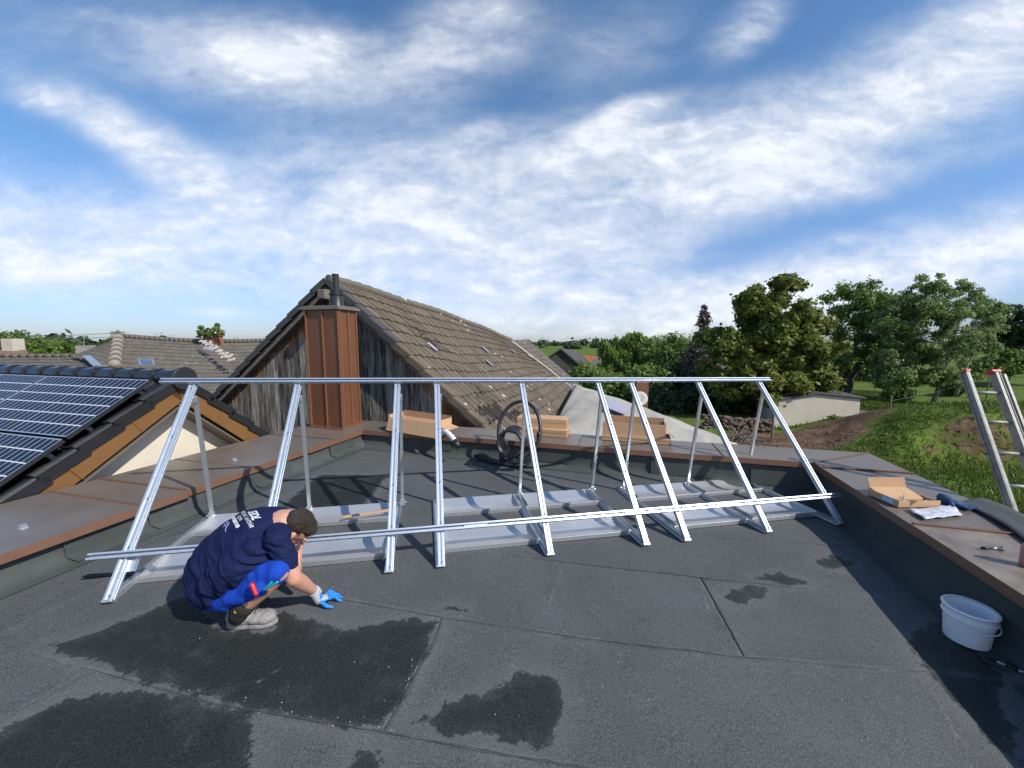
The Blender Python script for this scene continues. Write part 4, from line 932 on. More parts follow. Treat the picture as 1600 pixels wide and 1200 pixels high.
# ------------------------------------------------------------------ worker
def worker():
    t = thing('person', 'man in navy t-shirt and blue work shorts crouching with one gloved hand on the membrane', 'person', fl(378, 985))
    hip = Vector((-1.70, 2.14, .23)); 
    ankle = atY(371, 958, 1.99); kneeR = atY(436, 894, 1.97); hipR = atY(334, 917, 2.10); hipL = Vector((-1.78, 2.36, .24))
    shR = atY(433, 842, 2.03); shL = atY(412, 812, 2.36); neck = atY(438, 818, 2.20)
    elb = atY(459, 903, 2.03); wr = atY(490, 923, 2.20); hand = fl(506, 938)+ZZ*.03
    head = atY(465, 822, 2.21)
    # --- shirt: loft along the bent spine
    spine = [atY(334, 908, 2.12), atY(336, 887, 2.14), atY(352, 865, 2.16), atY(374, 846, 2.18), atY(396, 833, 2.19), atY(417, 826, 2.20), atY(444, 821, 2.20)]
    sp = smooth_path(spine, 6); lat = (shR-shL).normalized()
    def prof(f, tab):
        for (a, x), (b_, y) in zip(tab[:-1], tab[1:]):
            if a <= f <= b_: q = (f-a)/(b_-a); return x+(y-x)*(q*q*(3-2*q))
        return tab[-1][1]
    wt = [(0, .155), (.2, .178), (.45, .185), (.7, .20), (.86, .185), (.95, .125), (1, .085)]; dt = [(0, .125), (.2, .138), (.5, .130), (.75, .115), (.9, .10), (1, .078)]
    mb = MB(); k = len(sp); n = 28; 
    for j, p in enumerate(sp):
        f = j/(k-1); d = (sp[min(j+1, k-1)]-sp[max(j-1, 0)]).normalized(); x = (lat-d*lat.dot(d)).normalized(); y = d.cross(x).normalized()
        a, b_ = prof(f, wt), prof(f, dt)
        for i in range(n):
            an = 2*math.pi*i/n; ca, sa = math.cos(an), math.sin(an); e = .85
            mb.v.append(tuple(p+x*a*math.copysign(abs(ca)**e, ca)+y*b_*math.copysign(abs(sa)**e, sa)))
    for j in range(k-1):
        for i in range(n): q = (i+1) % n; mb.f.append((j*n+i, j*n+q, (j+1)*n+q, (j+1)*n+i)); mb.m.append(0)
    mb.f.append(tuple(range(n))[::-1]); mb.f.append(tuple((k-1)*n+i for i in range(n))); mb.m += [0, 0]
    slv = shR.lerp(elb, .58)
    mb.cone(shR+(neck-shR)*.25, shR, .070, .066); mb.cone(shR, slv, .060, .060); mb.cone(shL+(neck-shL)*.25, shL, .07, .07)
    elbL = Vector((-1.42, 2.42, .30)); mb.cone(shL, shL.lerp(elbL, .6), .068, .064)
    mb.cone(spine[0]-lat*.05, spine[0]+lat*.09, .125, .120); mb.cone(atY(345, 905, 2.02), atY(372, 885, 2.0), .10, .10); mb.cone(atY(372, 885, 2.0), atY(402, 862, 2.03), .10, .085)
    def wr_(co):   # soft folds, stronger at waist and armpit
        fo = .010*math.sin((co.x*30+co.z*34+3*noise.noise(co*6)))*(max(0, noise.noise(co*5+Vector((3, 1, 2))))+.15)
        ap = math.exp(-((co-shR-Vector((-.06, -.03, -.09))).length/.10)**2); wa = math.exp(-((co.z-.26)/.10)**2)
        return fo*.6+ap*.012*math.sin((co.z+co.x*.5)*110+3*noise.noise(co*9))+wa*.008*math.sin(co.x*60+co.z*25+co.y*30+4*noise.noise(co*7))
    pit = shR+Vector((-.03, -.04, -.10)); wst = spine[1]+lat*.16
    def folds(co):
        k = wr_(co)
        for c_, sc_, dr in ((pit, .17, Vector((.3, .2, 1))), (wst, .22, Vector((1, .1, .6)))):
            q = co-c_; r_ = q.length; w_ = math.exp(-(r_/sc_)**2); n_ = noise.noise(Vector((q.dot(dr)*16, q.cross(dr).length*4.5, 3.1))); k += w_*(.011*(1-min(1, abs(n_)*5.5))-.004)
        n_ = noise.noise(Vector((co.x*7+co.z*4, co.y*9, co.z*5-co.x*6))); k += .0030*(1-min(1, abs(n_)*6))
        return k
    shirt = remesh(mb, 't_shirt', M['shirt'], t, .0065, 7, .002, 8, folds)
    # --- body: torso core, arms, neck, legs, head as one surface
    mb = MB()
    for a, b_ in zip(spine[:-1], spine[1:]): mb.cone(a, b_, .095, .095)
    mb.cone(shL.lerp(neck, .1)-ZZ*.03, shR.lerp(neck, .1)-ZZ*.03, .05, .05)
    mb.cone(shR, elb, .050, .043); fm = elb.lerp(wr, .35); mb.cone(elb, fm, .043, .042); mb.cone(fm, wr, .042, .027)
    mb.cone(shL, elbL, .05, .042); wrL = Vector((-1.36, 2.28, .16)); mb.cone(elbL, wrL, .042, .028); mb.cone(wrL, wrL+Vector((.03, -.02, -.07)), .03, .02)
    mb.cone(neck-(head-neck).normalized()*.03, head.lerp(neck, .15)-ZZ*.02, .060, .058)
    fdir = Vector((.38, .22, -.90)).normalized()     # where the face points
    up = Vector((.85, .10, .45)); up = (up-fdir*up.dot(fdir)).normalized(); rt = fdir.cross(up).normalized()
    R = Matrix((rt, fdir, up)).transposed()
    mb.ball(head, .071, .090, .094, R); mb.ball(head+fdir*.035-up*.055, .054, .058, .062, R)
    mb.cone(head+fdir*.10-up*.01, head+fdir*.115-up*.035, .011, .016, 10)     # nose
    mb.ball(head+fdir*.085-up*.085, .026, .022, .022, R)                       # chin
    for s in (-1, 1):
        mb.ball(head+rt*s*.079-up*.018+fdir*.004, .011, .022, .031, R)          # ears
        mb.ball(head+rt*s*.03+fdir*.082+up*.012, .022, .014, .010, R)          # brow
    mb.cone(hipR, kneeR, .075, .052); mb.cone(kneeR, kneeR.lerp(ankle, .35), .054, .056); mb.cone(kneeR.lerp(ankle, .35), ankle, .056, .036)
    kneeL = Vector((-1.45, 2.40, .10)); ankL = Vector((-1.82, 2.36, .07)); mb.cone(hipL, kneeL, .075, .055); mb.cone(kneeL, ankL, .055, .036); mb.cone(ankL, ankL+Vector((-.10, 0, -.02)), .035, .03)
    body = remesh(mb, 'body', M['skin'], t, .0075, 3)
    # face details
    mb = MB()
    for s in (-1, 1): mb.ball(head+rt*s*.030+fdir*.088-up*.004, .011, .008, .008, R, 10)
    mb.build('eye', M['white'], t, smooth=True)
    mb = MB(); mb.cone(head+rt*.022+fdir*.098-up*.062, head-rt*.022+fdir*.098-up*.062, .006, .006, 8); mb.build('mouth', mat('lips', (.40, .16, .13), .5), t, smooth=True)
    # hair cap
    mb = MB(); mb.ball(head+up*.014-fdir*.020, .0765, .083, .090, R, 24); mb.ball(head-fdir*.045-up*.030, .062, .048, .052, R, 20); mb.ball(head+up*.050+fdir*.030, .064, .056, .044, R, 20)
    hair = remesh(mb, 'hair', M['hair'], t, .0055, 2, .0025, 42, lambda co: .0022*noise.noise(co*95))
    # short tufts
    hm = MB(); r = random.Random(11); vs = hair.data.vertices; 
    for q in r.sample(range(len(vs)), min(2600, len(vs))):
        v = vs[q]; d = (v.normal*.22+up*.35+fdir*.75+Vector((r.uniform(-.22, .22), r.uniform(-.22, .22), r.uniform(-.22, .22)))).normalized(); s = d.cross(v.normal)
        if s.length < .05: continue
        s = s.normalized()*.0016; p = v.co.copy(); e = p+d*r.uniform(.010, .020); i0 = len(hm.v); hm.v += [tuple(p-s), tuple(p+s), tuple(e)]; hm.f.append((i0, i0+1, i0+2)); hm.m.append(0)
    hm.build('hair_tufts', M['hair'], hair)
    # shorts
    mb = MB(); mb.cone(hipR+ZZ*.00, kneeR.lerp(hipR, .03)+ZZ*.008, .098, .066); mb.cone(hipL, kneeL.lerp(hipL, .1), .105, .075); mb.cone(hipR, hipL, .12, .12); mb.cone(hipR+Vector((-.02, 0, -.02)), hipR+Vector((.10, -.01, -.035)), .10, .085)
    mb.cone(hipR+Vector((.02, -.02, -.05)), kneeR.lerp(ankle, .25)+Vector((-.06, .0, -.0)), .06, .045)
    mb.cone(atY(325, 930, 2.08), atY(352, 938, 1.98), .07, .055); mb.cone(atY(352, 938, 1.98), atY(406, 918, 1.93), .055, .045)
    shorts = remesh(mb, 'work_shorts', M['trouser'], t, .009, 4, .006, 14, lambda co: .0045*math.sin(co.x*38+co.z*60+7*noise.noise(co*7))*(.3+abs(noise.noise(co*5))))
    # pocket tools
    kp = atY(397, 921, 1.84); kd = (atY(392, 912, 1.85)-atY(403, 931, 1.84)).normalized()
    p0 = atY(398, 922, 1.86); 
    MB().cone(atY(394, 914, 1.865), atY(400, 928, 1.855), .0125, .010, 10).build('red_knife_handle', M['red_plastic'], t, smooth=True)
    mb = MB(); mb.cone(atY(413, 921, 1.87), atY(433, 910, 1.86), .008, .008, 8); mb.cone(atY(416, 918, 1.87), atY(424, 910, 1.87), .006, .006, 8); mb.build('screwdriver', mat('teal_plastic', (.01, .30, .36), .4), t, smooth=True)
    # sock and shoe
    MB().cone(ankle+ZZ*.05+(kneeR-ankle)*.14, ankle-ZZ*.02, .050, .044).build('sock', M['sock'], t, smooth=True)
    MB().tube([ankle+(kneeR-ankle)*.30, ankle+(kneeR-ankle)*.16, ankle+(kneeR-ankle)*.02, ankle-ZZ*.03], [.056, .054, .047, .045], 16).build('sock', M['sock'], t, smooth=True)
    heel = fl(347, 990); toe = fl(417, 984); fd = (toe-heel); fd.z = 0; FL = fd.length; fd.normalize(); fs = Vector((-fd.y, fd.x, 0))
    FL = max(FL, .27); R2 = Matrix((fd, fs, ZZ)).transposed(); b0 = heel+fs*.045+ZZ*.0
    b0.z = fzp(b0)
    mb = MB(); mb.ball(b0+fd*.055+ZZ*.062, .055, .044, .055, R2); mb.ball(b0+fd*.10+ZZ*.060, .07, .044, .050, R2); mb.ball(b0+fd*.17+ZZ*.048, .075, .050, .036, R2); mb.ball(b0+fd*(FL-.065)+ZZ*.046, .060, .052, .036, R2)
    mb.cone(b0+fd*.06+ZZ*.075, b0+fd*.065+ZZ*.125, .048, .050); mb.cone(b0+fd*.10+ZZ*.08, b0+fd*.115+ZZ*.115, .040, .034)
    remesh(mb, 'shoe', M['shoe'], t, .005, 3, .0022, 35)
    mb = MB(); n = 30; ring = []
    for i in range(n):
        a = 2*math.pi*i/n; l = (FL/2)*math.cos(a); wv = (.044+.008*math.cos(a)-.008*math.exp(-((math.cos(a)+.1)/.3)**2))*math.sin(a); ring.append(b0+fd*(FL/2+l)+fs*wv)
    for h in (.003, .024): mb.v += [tuple(p+ZZ*h) for p in ring]
    for i in range(n): q = (i+1) % n; mb.f.append((i, q, n+q, n+i)); mb.m.append(0)
    mb.f.append(tuple(range(n, 2*n))); mb.f.append(tuple(range(n))[::-1]); mb.m += [0, 0]
    mb.build('shoe_sole', M['sole'], t, bevel=.003)
    mb = MB()
    for k in range(4):
        c = b0+fd*(.125+.018*k)+ZZ*(.106-.010*k); mb.tube([c-fs*.024, c+ZZ*.007, c+fs*.024], .003, 6)
    mb.build('shoe_lace', M['sock'], t, smooth=True)
    mb = MB(); mb.tube([b0+fd*.018+ZZ*.13+fs*.0, b0+fd*.06+ZZ*.118-fs*.048, b0+fd*.11+ZZ*.112-fs*.035], .008, 8); mb.build('shoe_collar', M['grey_knit'], t, smooth=True)
    # second shoe, toe on the floor
    b1 = ankL+Vector((-.12, 0, -.03)); mb = MB(); mb.cone(b1, b1+Vector((.02, 0, -.05)), .045, .035); mb.cone(b1+ZZ*.03, ankL, .045, .042); remesh(mb, 'shoe', M['shoe'], t, .007, 3)
    # gloved hand: palm, five bent fingers, grey back and cuff
    g = Vector(hand); hd = (hand-wr); hd.z = 0; hd = (atY(520, 931, 2.27)-wr); hd.z = 0; hd.normalize(); hs = Vector((hd.y, -hd.x, 0))   # hs points to the viewer side
    zf = fzp(hand); pc = wr+hd*.047; pc.z = zf+.040
    mb = MB(); mb.ball(pc, .042, .036, .016, Matrix((hd, hs, ZZ)).transposed()); mb.cone(wr+ZZ*.004, pc-hd*.02, .030, .026)
    fingers = [(.029, .066, 18, .0), (.010, .075, 4, .0), (-.010, .071, -10, .004), (-.028, .056, -26, .0)]
    for (o_, L_, an, lift) in fingers:
        a = math.radians(an); dd = hd*math.cos(a)+hs*math.sin(a); k0 = pc+hd*.031+hs*o_; k1 = k0+dd*L_*.45+ZZ*.010; k2 = k0+dd*L_*.8; k2.z = zf+.016; k3 = k0+dd*L_; k3.z = zf+.010
        mb.cone(k0, k1, .0098, .0092, 10); mb.cone(k1, k2, .0092, .0086, 10); mb.cone(k2, k3, .0086, .0078, 10)
    a = pc+hs*.028-hd*.015; b_ = a+(hs*.8+hd*.45)*.042; b_.z = zf+.022; c_ = b_+(hs*.45+hd*.8)*.035; c_.z = zf+.011
    mb.cone(a, b_, .0125, .0105, 10); mb.cone(b_, c_, .0105, .009, 10)
    gl = remesh(mb, 'work_glove', [M['bright_blue'], M['grey_knit']], t, .0034, 2)
    cn = pc-hd*.02+ZZ*.03
    for p_ in gl.data.polygons:
        q = p_.center-pc; 
        if q.dot(hd) < -.022 or (p_.normal.z > .45 and q.dot(hd) < .028 and q.dot(hs) < .03): p_.material_index = 1
    MB().tube([wr-(wr-elb).normalized()*.012, wr+(wr-elb).normalized()*.02, wr.lerp(pc, .5)], [.031, .033, .030], 16).build('glove_cuff', M['grey_knit'], t, smooth=True)
    # back print, laid onto the shirt
    bvh = BVHTree.FromPolygons([v.co for v in shirt.data.vertices], [tuple(p_.vertices) for p_ in shirt.data.polygons])
    org = atY(392, 832, 2.0); 
    sp_d = (spine[6]-spine[3]).normalized(); ex0 = (lat-sp_d*lat.dot(sp_d)).normalized(); nn = ex0.cross(sp_d).normalized(); ex = (ex0+sp_d*.75).normalized()
    if nn.z < 0: nn = -nn
    ey = nn.cross((ex0+sp_d*.2).normalized()).normalized()
    if ey.dot(sp_d) < 0: ey = -ey
    c0 = spine[4].lerp(spine[3], .1)+nn*.4+ex*.02
    def project(x, y):
        h = bvh.ray_cast(c0+ex*x+ey*y, -nn)
        return (h[0]+nn*.0022) if h[0] is not None else None
    def stamp_text(txt, x, y, size, m, shear=0, bold=0, nm='shirt_print'):
        cu = bpy.data.curves.new('t', 'FONT'); cu.body = txt; cu.size = size; cu.shear = shear; cu.align_x = 'CENTER'; cu.offset = bold; cu.resolution_u = 2
        ob = bpy.data.objects.new('t', cu); COL.objects.link(ob); dg = bpy.context.evaluated_depsgraph_get(); dg.update()
        me = bpy.data.meshes.new_from_object(ob.evaluated_get(dg)); bpy.data.objects.remove(ob)
        bm = bmesh.new(); bm.from_mesh(me); bmesh.ops.triangulate(bm, faces=bm.faces); bmesh.ops.subdivide_edges(bm, edges=[e for e in bm.edges if e.calc_length() > .008], cuts=2)
        kill = []
        for v in bm.verts:
            p_ = project(v.co.x+x, v.co.y+y)
            if p_ is None: kill.append(v)
            else: v.co = p_
        bmesh.ops.delete(bm, geom=kill, context='VERTS'); bm.to_mesh(me); bm.free(); me.materials.clear(); me.materials.append(m); me.name = nm
        o = bpy.data.objects.new(nm, me); COL.objects.link(o); o.parent = shirt
        return o
    stamp_text('SEIDL', .0, .038, .062, M['white'], .25, .0016)
    stamp_text('HEIZUNG  SANITÄR', .0, .006, .031, M['white'], 0, 0)
    stamp_text('KLIMA', -.01, -.024, .030, M['white'], 0, 0)
    stamp_text('MEISTERBETRIEB', .0, -.052, .027, M['white'], 0, .0012)
    mb = MB()   # swoosh emblem
    def strip(f0, f1, w0, w1, m_, n=14):
        for i in range(n):
            q = []
            for (s, sg) in ((i/n, -1), ((i+1)/n, -1), ((i+1)/n, 1), (i/n, 1)):
                w = w0+(w1-w0)*s; w = w*math.sin(math.pi*min(.98, max(.04, s))); pp = (f0[0]+(f1[0]-f0[0])*s, f0[1]+(f1[1]-f0[1])*s+.006*math.sin(s*6)); p_ = project(pp[0], pp[1]+sg*w/2)
                if p_ is None: break
                q.append(p_)
            if len(q) == 4: mb.face(q, m_)
    strip((-.09, -.085), (.02, -.092), .016, .016, 0); strip((-.06, -.100), (.0, -.100), .018, .018, 0); strip((-.04, -.072), (.085, -.105), .009, .006, 1)
    o = mb.build('emblem', [M['lilac'], M['sky_print']], shirt)
    o2 = MB(); a = atY(380, 947, 1.93)
    cu = bpy.data.curves.new('t', 'FONT'); cu.body = 'CAT'; cu.size = .022; cu.extrude = .001; ob = bpy.data.objects.new('t', cu); COL.objects.link(ob)
    dg = bpy.context.evaluated_depsgraph_get(); dg.update(); me = bpy.data.meshes.new_from_object(ob.evaluated_get(dg)); bpy.data.objects.remove(ob); me.materials.clear(); me.materials.append(M['yellow']); me.name = 'sock_print'
    ob = bpy.data.objects.new('sock_print', me); COL.objects.link(ob); ob.parent = t
    c = ankle+(kneeR-ankle)*.17+Vector((.0, -.055, .0)); ob.matrix_parent_inverse = INV[t.name]; ob.rotation_euler = (math.radians(62), 0, math.radians(8)); ob.location = c+Vector((-.02, 0, -.0))
worker()
#PART2
# ------------------------------------------------------------------ tiled roofs
def bil(A, B, C, D, s, t, bump=None):
    p = A*(1-s)*(1-t)+B*s*(1-t)+C*s*t+D*(1-s)*t
    return p+(bump(s, t) if bump else Vector((0, 0, 0)))
def tiles(name, m, parent, A, B, C, D, nu, nv, th=.03, jit=.008, bump=None, mossf=None, roll=.42, seed=1, warp=1.0, rh=.009):
    """A,B ridge near/far; D,C eave near/far. One slab per tile, each course lapping the next."""
    r = random.Random(seed); mb = MB(); var = []; mo = []
    g = lambda s: s**warp
    nrm = (B-A).cross(D-A).normalized()
    if nrm.z < 0: nrm = -nrm
    for j in range(nv):
        t0, t1 = j/nv, (j+1.12)/nv
        for i in range(nu):
            s0, s1 = g(i/nu), g((i+1)/nu); rr = s0+(s1-s0)*roll; dv = r.random(); dz = r.uniform(-jit, jit); tj = r.uniform(-.05, .05)/nv
            for (a, b_, up, dt) in ((s0, rr, rh, .10/nv), (rr, s1-.0004, 0, -.02/nv)):
                q = [bil(A, B, C, D, a, t1+dt+tj, bump), bil(A, B, C, D, b_, t1+dt+tj, bump), bil(A, B, C, D, b_, t0, bump), bil(A, B, C, D, a, t0, bump)]
                n0 = len(mb.f); hi = th+up+dz
                top = [q[0]+nrm*hi, q[1]+nrm*hi, q[2]+nrm*(up+.004), q[3]+nrm*(up+.004)]
                i0 = len(mb.v); mb.v += [tuple(x) for x in top]+[tuple(q[0]-nrm*.012), tuple(q[1]-nrm*.012), tuple(q[2]-nrm*.02), tuple(q[3]-nrm*.02)]
                for f in ((0, 1, 2, 3), (4, 5, 1, 0), (5, 6, 2, 1), (7, 4, 0, 3)): mb.f.append(tuple(i0+k for k in f)); mb.m.append(0)
                mv = mossf((s0+s1)/2, (t0+t1)/2) if mossf else 0
                var += [dv]*(len(mb.f)-n0); mo += [mv]*(len(mb.f)-n0)
    o = mb.build(name, m, parent)
    setattr_f(o, 'var', var, 'FACE'); setattr_f(o, 'moss', mo, 'FACE'); return o
def plank_mat():
    m = bpy.data.materials.new('weathered_boards'); m.use_nodes = True; t = m.node_tree; b = t.nodes['Principled BSDF']; L = t.links.new
    tc = N('ShaderNodeTexCoord', t); at = N('ShaderNodeAttribute', t, attribute_name='var'); ed = N('ShaderNodeAttribute', t, attribute_name='verge')
    mp = N('ShaderNodeMapping', t); mp.inputs['Scale'].default_value = (9, 9, 1.1); L(tc.outputs['Object'], mp.inputs[0])
    n = N('ShaderNodeTexNoise', t); n.inputs['Scale'].default_value = 2.0; n.inputs['Detail'].default_value = 10; n.inputs['Roughness'].default_value = .7; L(mp.outputs[0], n.inputs['Vector'])
    r = N('ShaderNodeValToRGB', t); e = r.color_ramp.elements; e[0].position = .34; e[0].color = (.035, .033, .030, 1); e[1].position = .66; e[1].color = (.36, .335, .29, 1); k = e.new(.5); k.color = (.15, .14, .125, 1)
    a = N('ShaderNodeMath', t, operation='MULTIPLY_ADD'); L(at.outputs['Fac'], a.inputs[0]); a.inputs[1].default_value = .22; a.inputs[2].default_value = -.11
    a2 = N('ShaderNodeMath', t, operation='ADD'); L(a.outputs[0], a2.inputs[0]); L(n.outputs['Fac'], a2.inputs[1]); L(a2.outputs[0], r.inputs[0])
    mp2 = N('ShaderNodeMapping', t); mp2.inputs['Scale'].default_value = (3.5, 3.5, 1.3); L(tc.outputs['Object'], mp2.inputs[0])
    n2 = N('ShaderNodeTexNoise', t); n2.inputs['Scale'].default_value = 1.6; n2.inputs['Detail'].default_value = 6; L(mp2.outputs[0], n2.inputs['Vector'])
    s = N('ShaderNodeMath', t, operation='MULTIPLY_ADD'); L(n2.outputs['Fac'], s.inputs[0]); s.inputs[1].default_value = 1.15; L(ed.outputs['Fac'], s.inputs[2])
    mr = N('ShaderNodeMapRange', t, interpolation_type='SMOOTHSTEP'); L(s.outputs[0], mr.inputs['Value']); mr.inputs['From Min'].default_value = .86; mr.inputs['From Max'].default_value = 1.02
    oc = N('ShaderNodeValToRGB', t); e = oc.color_ramp.elements; e[0].position = .35; e[0].color = (.09, .035, .018, 1); e[1].position = .68; e[1].color = (.42, .20, .09, 1); L(n.outputs['Fac'], oc.inputs[0])
    mx = N('ShaderNodeMix', t, data_type='RGBA'); L(mr.outputs[0], mx.inputs[0]); L(r.outputs[0], mx.inputs[6]); L(oc.outputs[0], mx.inputs[7]); L(mx.outputs[2], b.inputs['Base Color']); b.inputs['Roughness'].default_value = .95
    bp = N('ShaderNodeBump', t); bp.inputs['Strength'].default_value = .8; bp.inputs['Distance'].default_value = .02; L(n.outputs['Fac'], bp.inputs['Height']); L(bp.outputs[0], b.inputs['Normal'])
    return m
M['plank'] = plank_mat()
def barn():
    VG = 6.2; A = P(-5.34, VG, 2.72); E = P(-2.33, VG, .13); Lf = P(-8.45, VG, .33)
    sR = (E-A); E2 = A+sR*1.36; sL = (Lf-A); L2 = A+sL*1.45
    B1 = atY(797, 533, 15.5); C1 = atY(880, 597, 14.9); C1x = B1+(C1-B1)*1.36
    t = thing('timber_barn', 'old barn with a grey board gable and sagging brown mossy tiled roof behind the chimney', 'barn', P(-5.3, VG+2, GZ))
    bump = lambda s, q: ZZ*(.10*math.sin(math.pi*min(1, s))*(1-q)+.014*math.sin(s*19)*(1-q*.5)+.05*math.sin(s*9+2)*math.sin(q*5)-.10*math.sin(math.pi*s)*math.sin(math.pi*min(1, q)))
    def moss(s, q):
        v = 0
        for (a, b_, ra, rb, w) in ((.17, .27, .10, .06, .72), (.10, .70, .10, .09, .78), (.20, .80, .10, .09, .78), (.05, .86, .06, .05, .7), (.28, .33, .1, .05, .56), (.16, .60, .03, .12, .6)):
            v = max(v, w*math.exp(-((s-a)/ra)**2-((q-b_)/rb)**2))
        return v
    tiles('roof', M['barn_tile'], t, A+ZZ*.03, B1, C1x, E2, 34, 15, .035, .007, bump, moss, seed=3, warp=1.12)
    # under-lay so that no light comes through
    mb = MB()
    for i in range(12):
        for j in range(4):
            q = [bil(A, B1, C1x, E2, a/12, b_/4, bump)-ZZ*.05 for a, b_ in ((i, j), (i+1, j), (i+1, j+1), (i, j+1))]; mb.face(q)
    Bk = B1+(L2-A)
    mb.face([L2-ZZ*.05, Bk-ZZ*.05, B1-ZZ*.05, A-ZZ*.05]); mb.build('roof_lining', M['wood_grey'], t)
    tiles('roof', M['barn_tile'], t, A, B1, B1+(L2-A), L2, 14, 12, .035, .012, None, None, seed=4)
    # newer darker strip at the far end
    B2 = atY(823, 530, 17.8); C2 = atY(901, 597, 17.0); C2x = B2+(C2-B2)*1.4
    o = tiles('roof_extension', M['barn_tile_old'], t, B1-ZZ*.02, B2, C2x, C1x-ZZ*.02, 9, 15, .02, .003, None, None, seed=5)
    MB().tube([B1+ZZ*.05, B1.lerp(C1x, .5)+ZZ*.06, C1x+ZZ*.05], .035, 6).build('mortar_line', M['concrete'], t)
    # boards
    r = random.Random(9); mb = MB(); var = []; vg = []; u = -9.3
    def zr(u): return (2.72-(-5.34-u)*(2.72-.33)/3.11) if u < -5.34 else 2.72-(u+5.34)*(2.59/3.01)
    while u < -1.6:
        w = r.uniform(.10, .19); v = VG+.22+r.uniform(-.012, .012); z1 = zr(u)-.05; z2 = zr(u+w)-.05; d = r.random(); n = 14
        lo = GZ
        for k in range(n):
            f0, f1 = k/n, (k+1)/n; f0 = 1-(1-f0)**1.8; f1 = 1-(1-f1)**1.8
            q = [P(u+.004, v, lo+(z1-lo)*f0), P(u+w-.006, v, lo+(z2-lo)*f0), P(u+w-.006, v, lo+(z2-lo)*f1), P(u+.004, v, lo+(z1-lo)*f1)]
            mb.face(q); var.append(d); dd = (zr(u+w/2)-q[0].z); e = max(0, .62-dd*.75*(1 if u < -5 else 1.1)); 
            e += .55*math.exp(-((u+2.6)/.9)**2) if u > -4 else 0
            vg.append(e*(1 if u < -5.0 else .8))
        mb.face([P(u+w-.006, v, lo), P(u+w-.006, v+.03, lo), P(u+w-.006, v+.03, z2), P(u+w-.006, v, z2)]); var.append(d); vg.append(0)
        mb.face([P(u+.004, v, lo), P(u+.004, v, z1), P(u+.004, v+.03, z1), P(u+.004, v+.03, lo)]); var.append(d); vg.append(0)
        u += w
    o = mb.build('gable_boards', M['plank'], t); setattr_f(o, 'var', var, 'FACE'); setattr_f(o, 'verge', vg, 'FACE')
    mb = MB(); mb.face([P(-9.3, VG+.27, GZ), P(-1.6, VG+.27, GZ), P(-1.9, VG+.27, zr(-1.9)-.1), P(-5.34, VG+.27, 2.6), P(-9.3, VG+.27, zr(-9.3)-.1)]); mb.build('wall', M['slot'], t)
    # verge boards and stepped verge tiles
    for (P0, P1, nm) in ((A, E2, 'verge'), (A, L2, 'verge')):
        d = (P1-P0).normalized(); up = UU.cross(VV); n_ = VV.cross(d); n_ = n_ if n_.z > 0 else -n_
        MB().bar(P0-n_*.07+VV*.02, P1-n_*.07+VV*.02, .03, .10, n_).build('bargeboard', M['wood_grey'], t)
        k = 0; L_ = (P1-P0).length; mb = MB(); mb2 = MB()
        while k*.36 < L_-.3:
            a = P0+d*(k*.36)+n_*.055; b_ = P0+d*(k*.36+.40)+n_*.085
            (mb2 if (P0 is A and P1 is E2 and k < 5) or (P1 is L2) else mb).bar(a+VV*.02, b_+VV*.02, .17, .028, n_, 0); 
            (mb2 if (P1 is L2 or k < 5) else mb).bar(a-VV*.065-n_*.05, b_-VV*.065-n_*.05, .018, .10, n_, 0); k += 1
        if mb.v: 
            o = mb.build('verge_tiles', M['barn_tile'], t); setattr_f(o, 'var', [.6]*len(mb.f), 'FACE')
        mb2.build('verge_tiles', M['dark_roof'], t)
    c = atV(511, 461, VG-.05); MB().obox(c+ZZ*.0, UU*.085, VV*.16, ZZ*.09).build('beam_end', M['wood_grey'], t, bevel=.02)
    # ridge: mortar bedded half tiles
    mb = MB(); pts = [bil(A, B1, C1x, E2, (i/26)**1.12, 0, bump)+ZZ*.05 for i in range(27)]
    for i in range(26):
        a, b_ = pts[i], pts[i+1]; mb.tube([a, b_+(b_-a)*.06], [.075, .095], 10)
    o = mb.build('ridge_tiles', M['barn_tile_old'], t); setattr_f(o, 'var', [.5]*len(mb.f), 'FACE')
    # pale replacement tiles / glass tiles
    for (x, y, s) in ((674, 546, .12), (757, 550, .11), (799, 551, .11), (763, 571, .09), (831, 553, .16)):
        # find s,t by search
        best = None
        for i in range(60):
            for j in range(50):
                p = bil(A, B1, C1x, E2, i/60, j/50, bump); d = p-CAM; w_ = d.y*math.cos(PIT)-d.z*math.sin(PIT); upc = d.y*math.sin(PIT)+d.z*math.cos(PIT); ex = 800+F*d.x/w_-x; ey = 600-F*upc/w_-y
                e = ex*ex+ey*ey
                if best is None or e < best[0]: best = (e, i/60, j/50)
        _, si, ti = best; p0 = bil(A, B1, C1x, E2, si, ti-.025, bump); p1 = bil(A, B1, C1x, E2, si, ti+.025, bump); n_ = (B1-A).cross(E2-A).normalized(); n_ = n_ if n_.z > 0 else -n_
        MB().bar(p0+n_*.07, p1+n_*.085, s, .012, n_).build('glass_tile', M['lavender'], t)
barn()
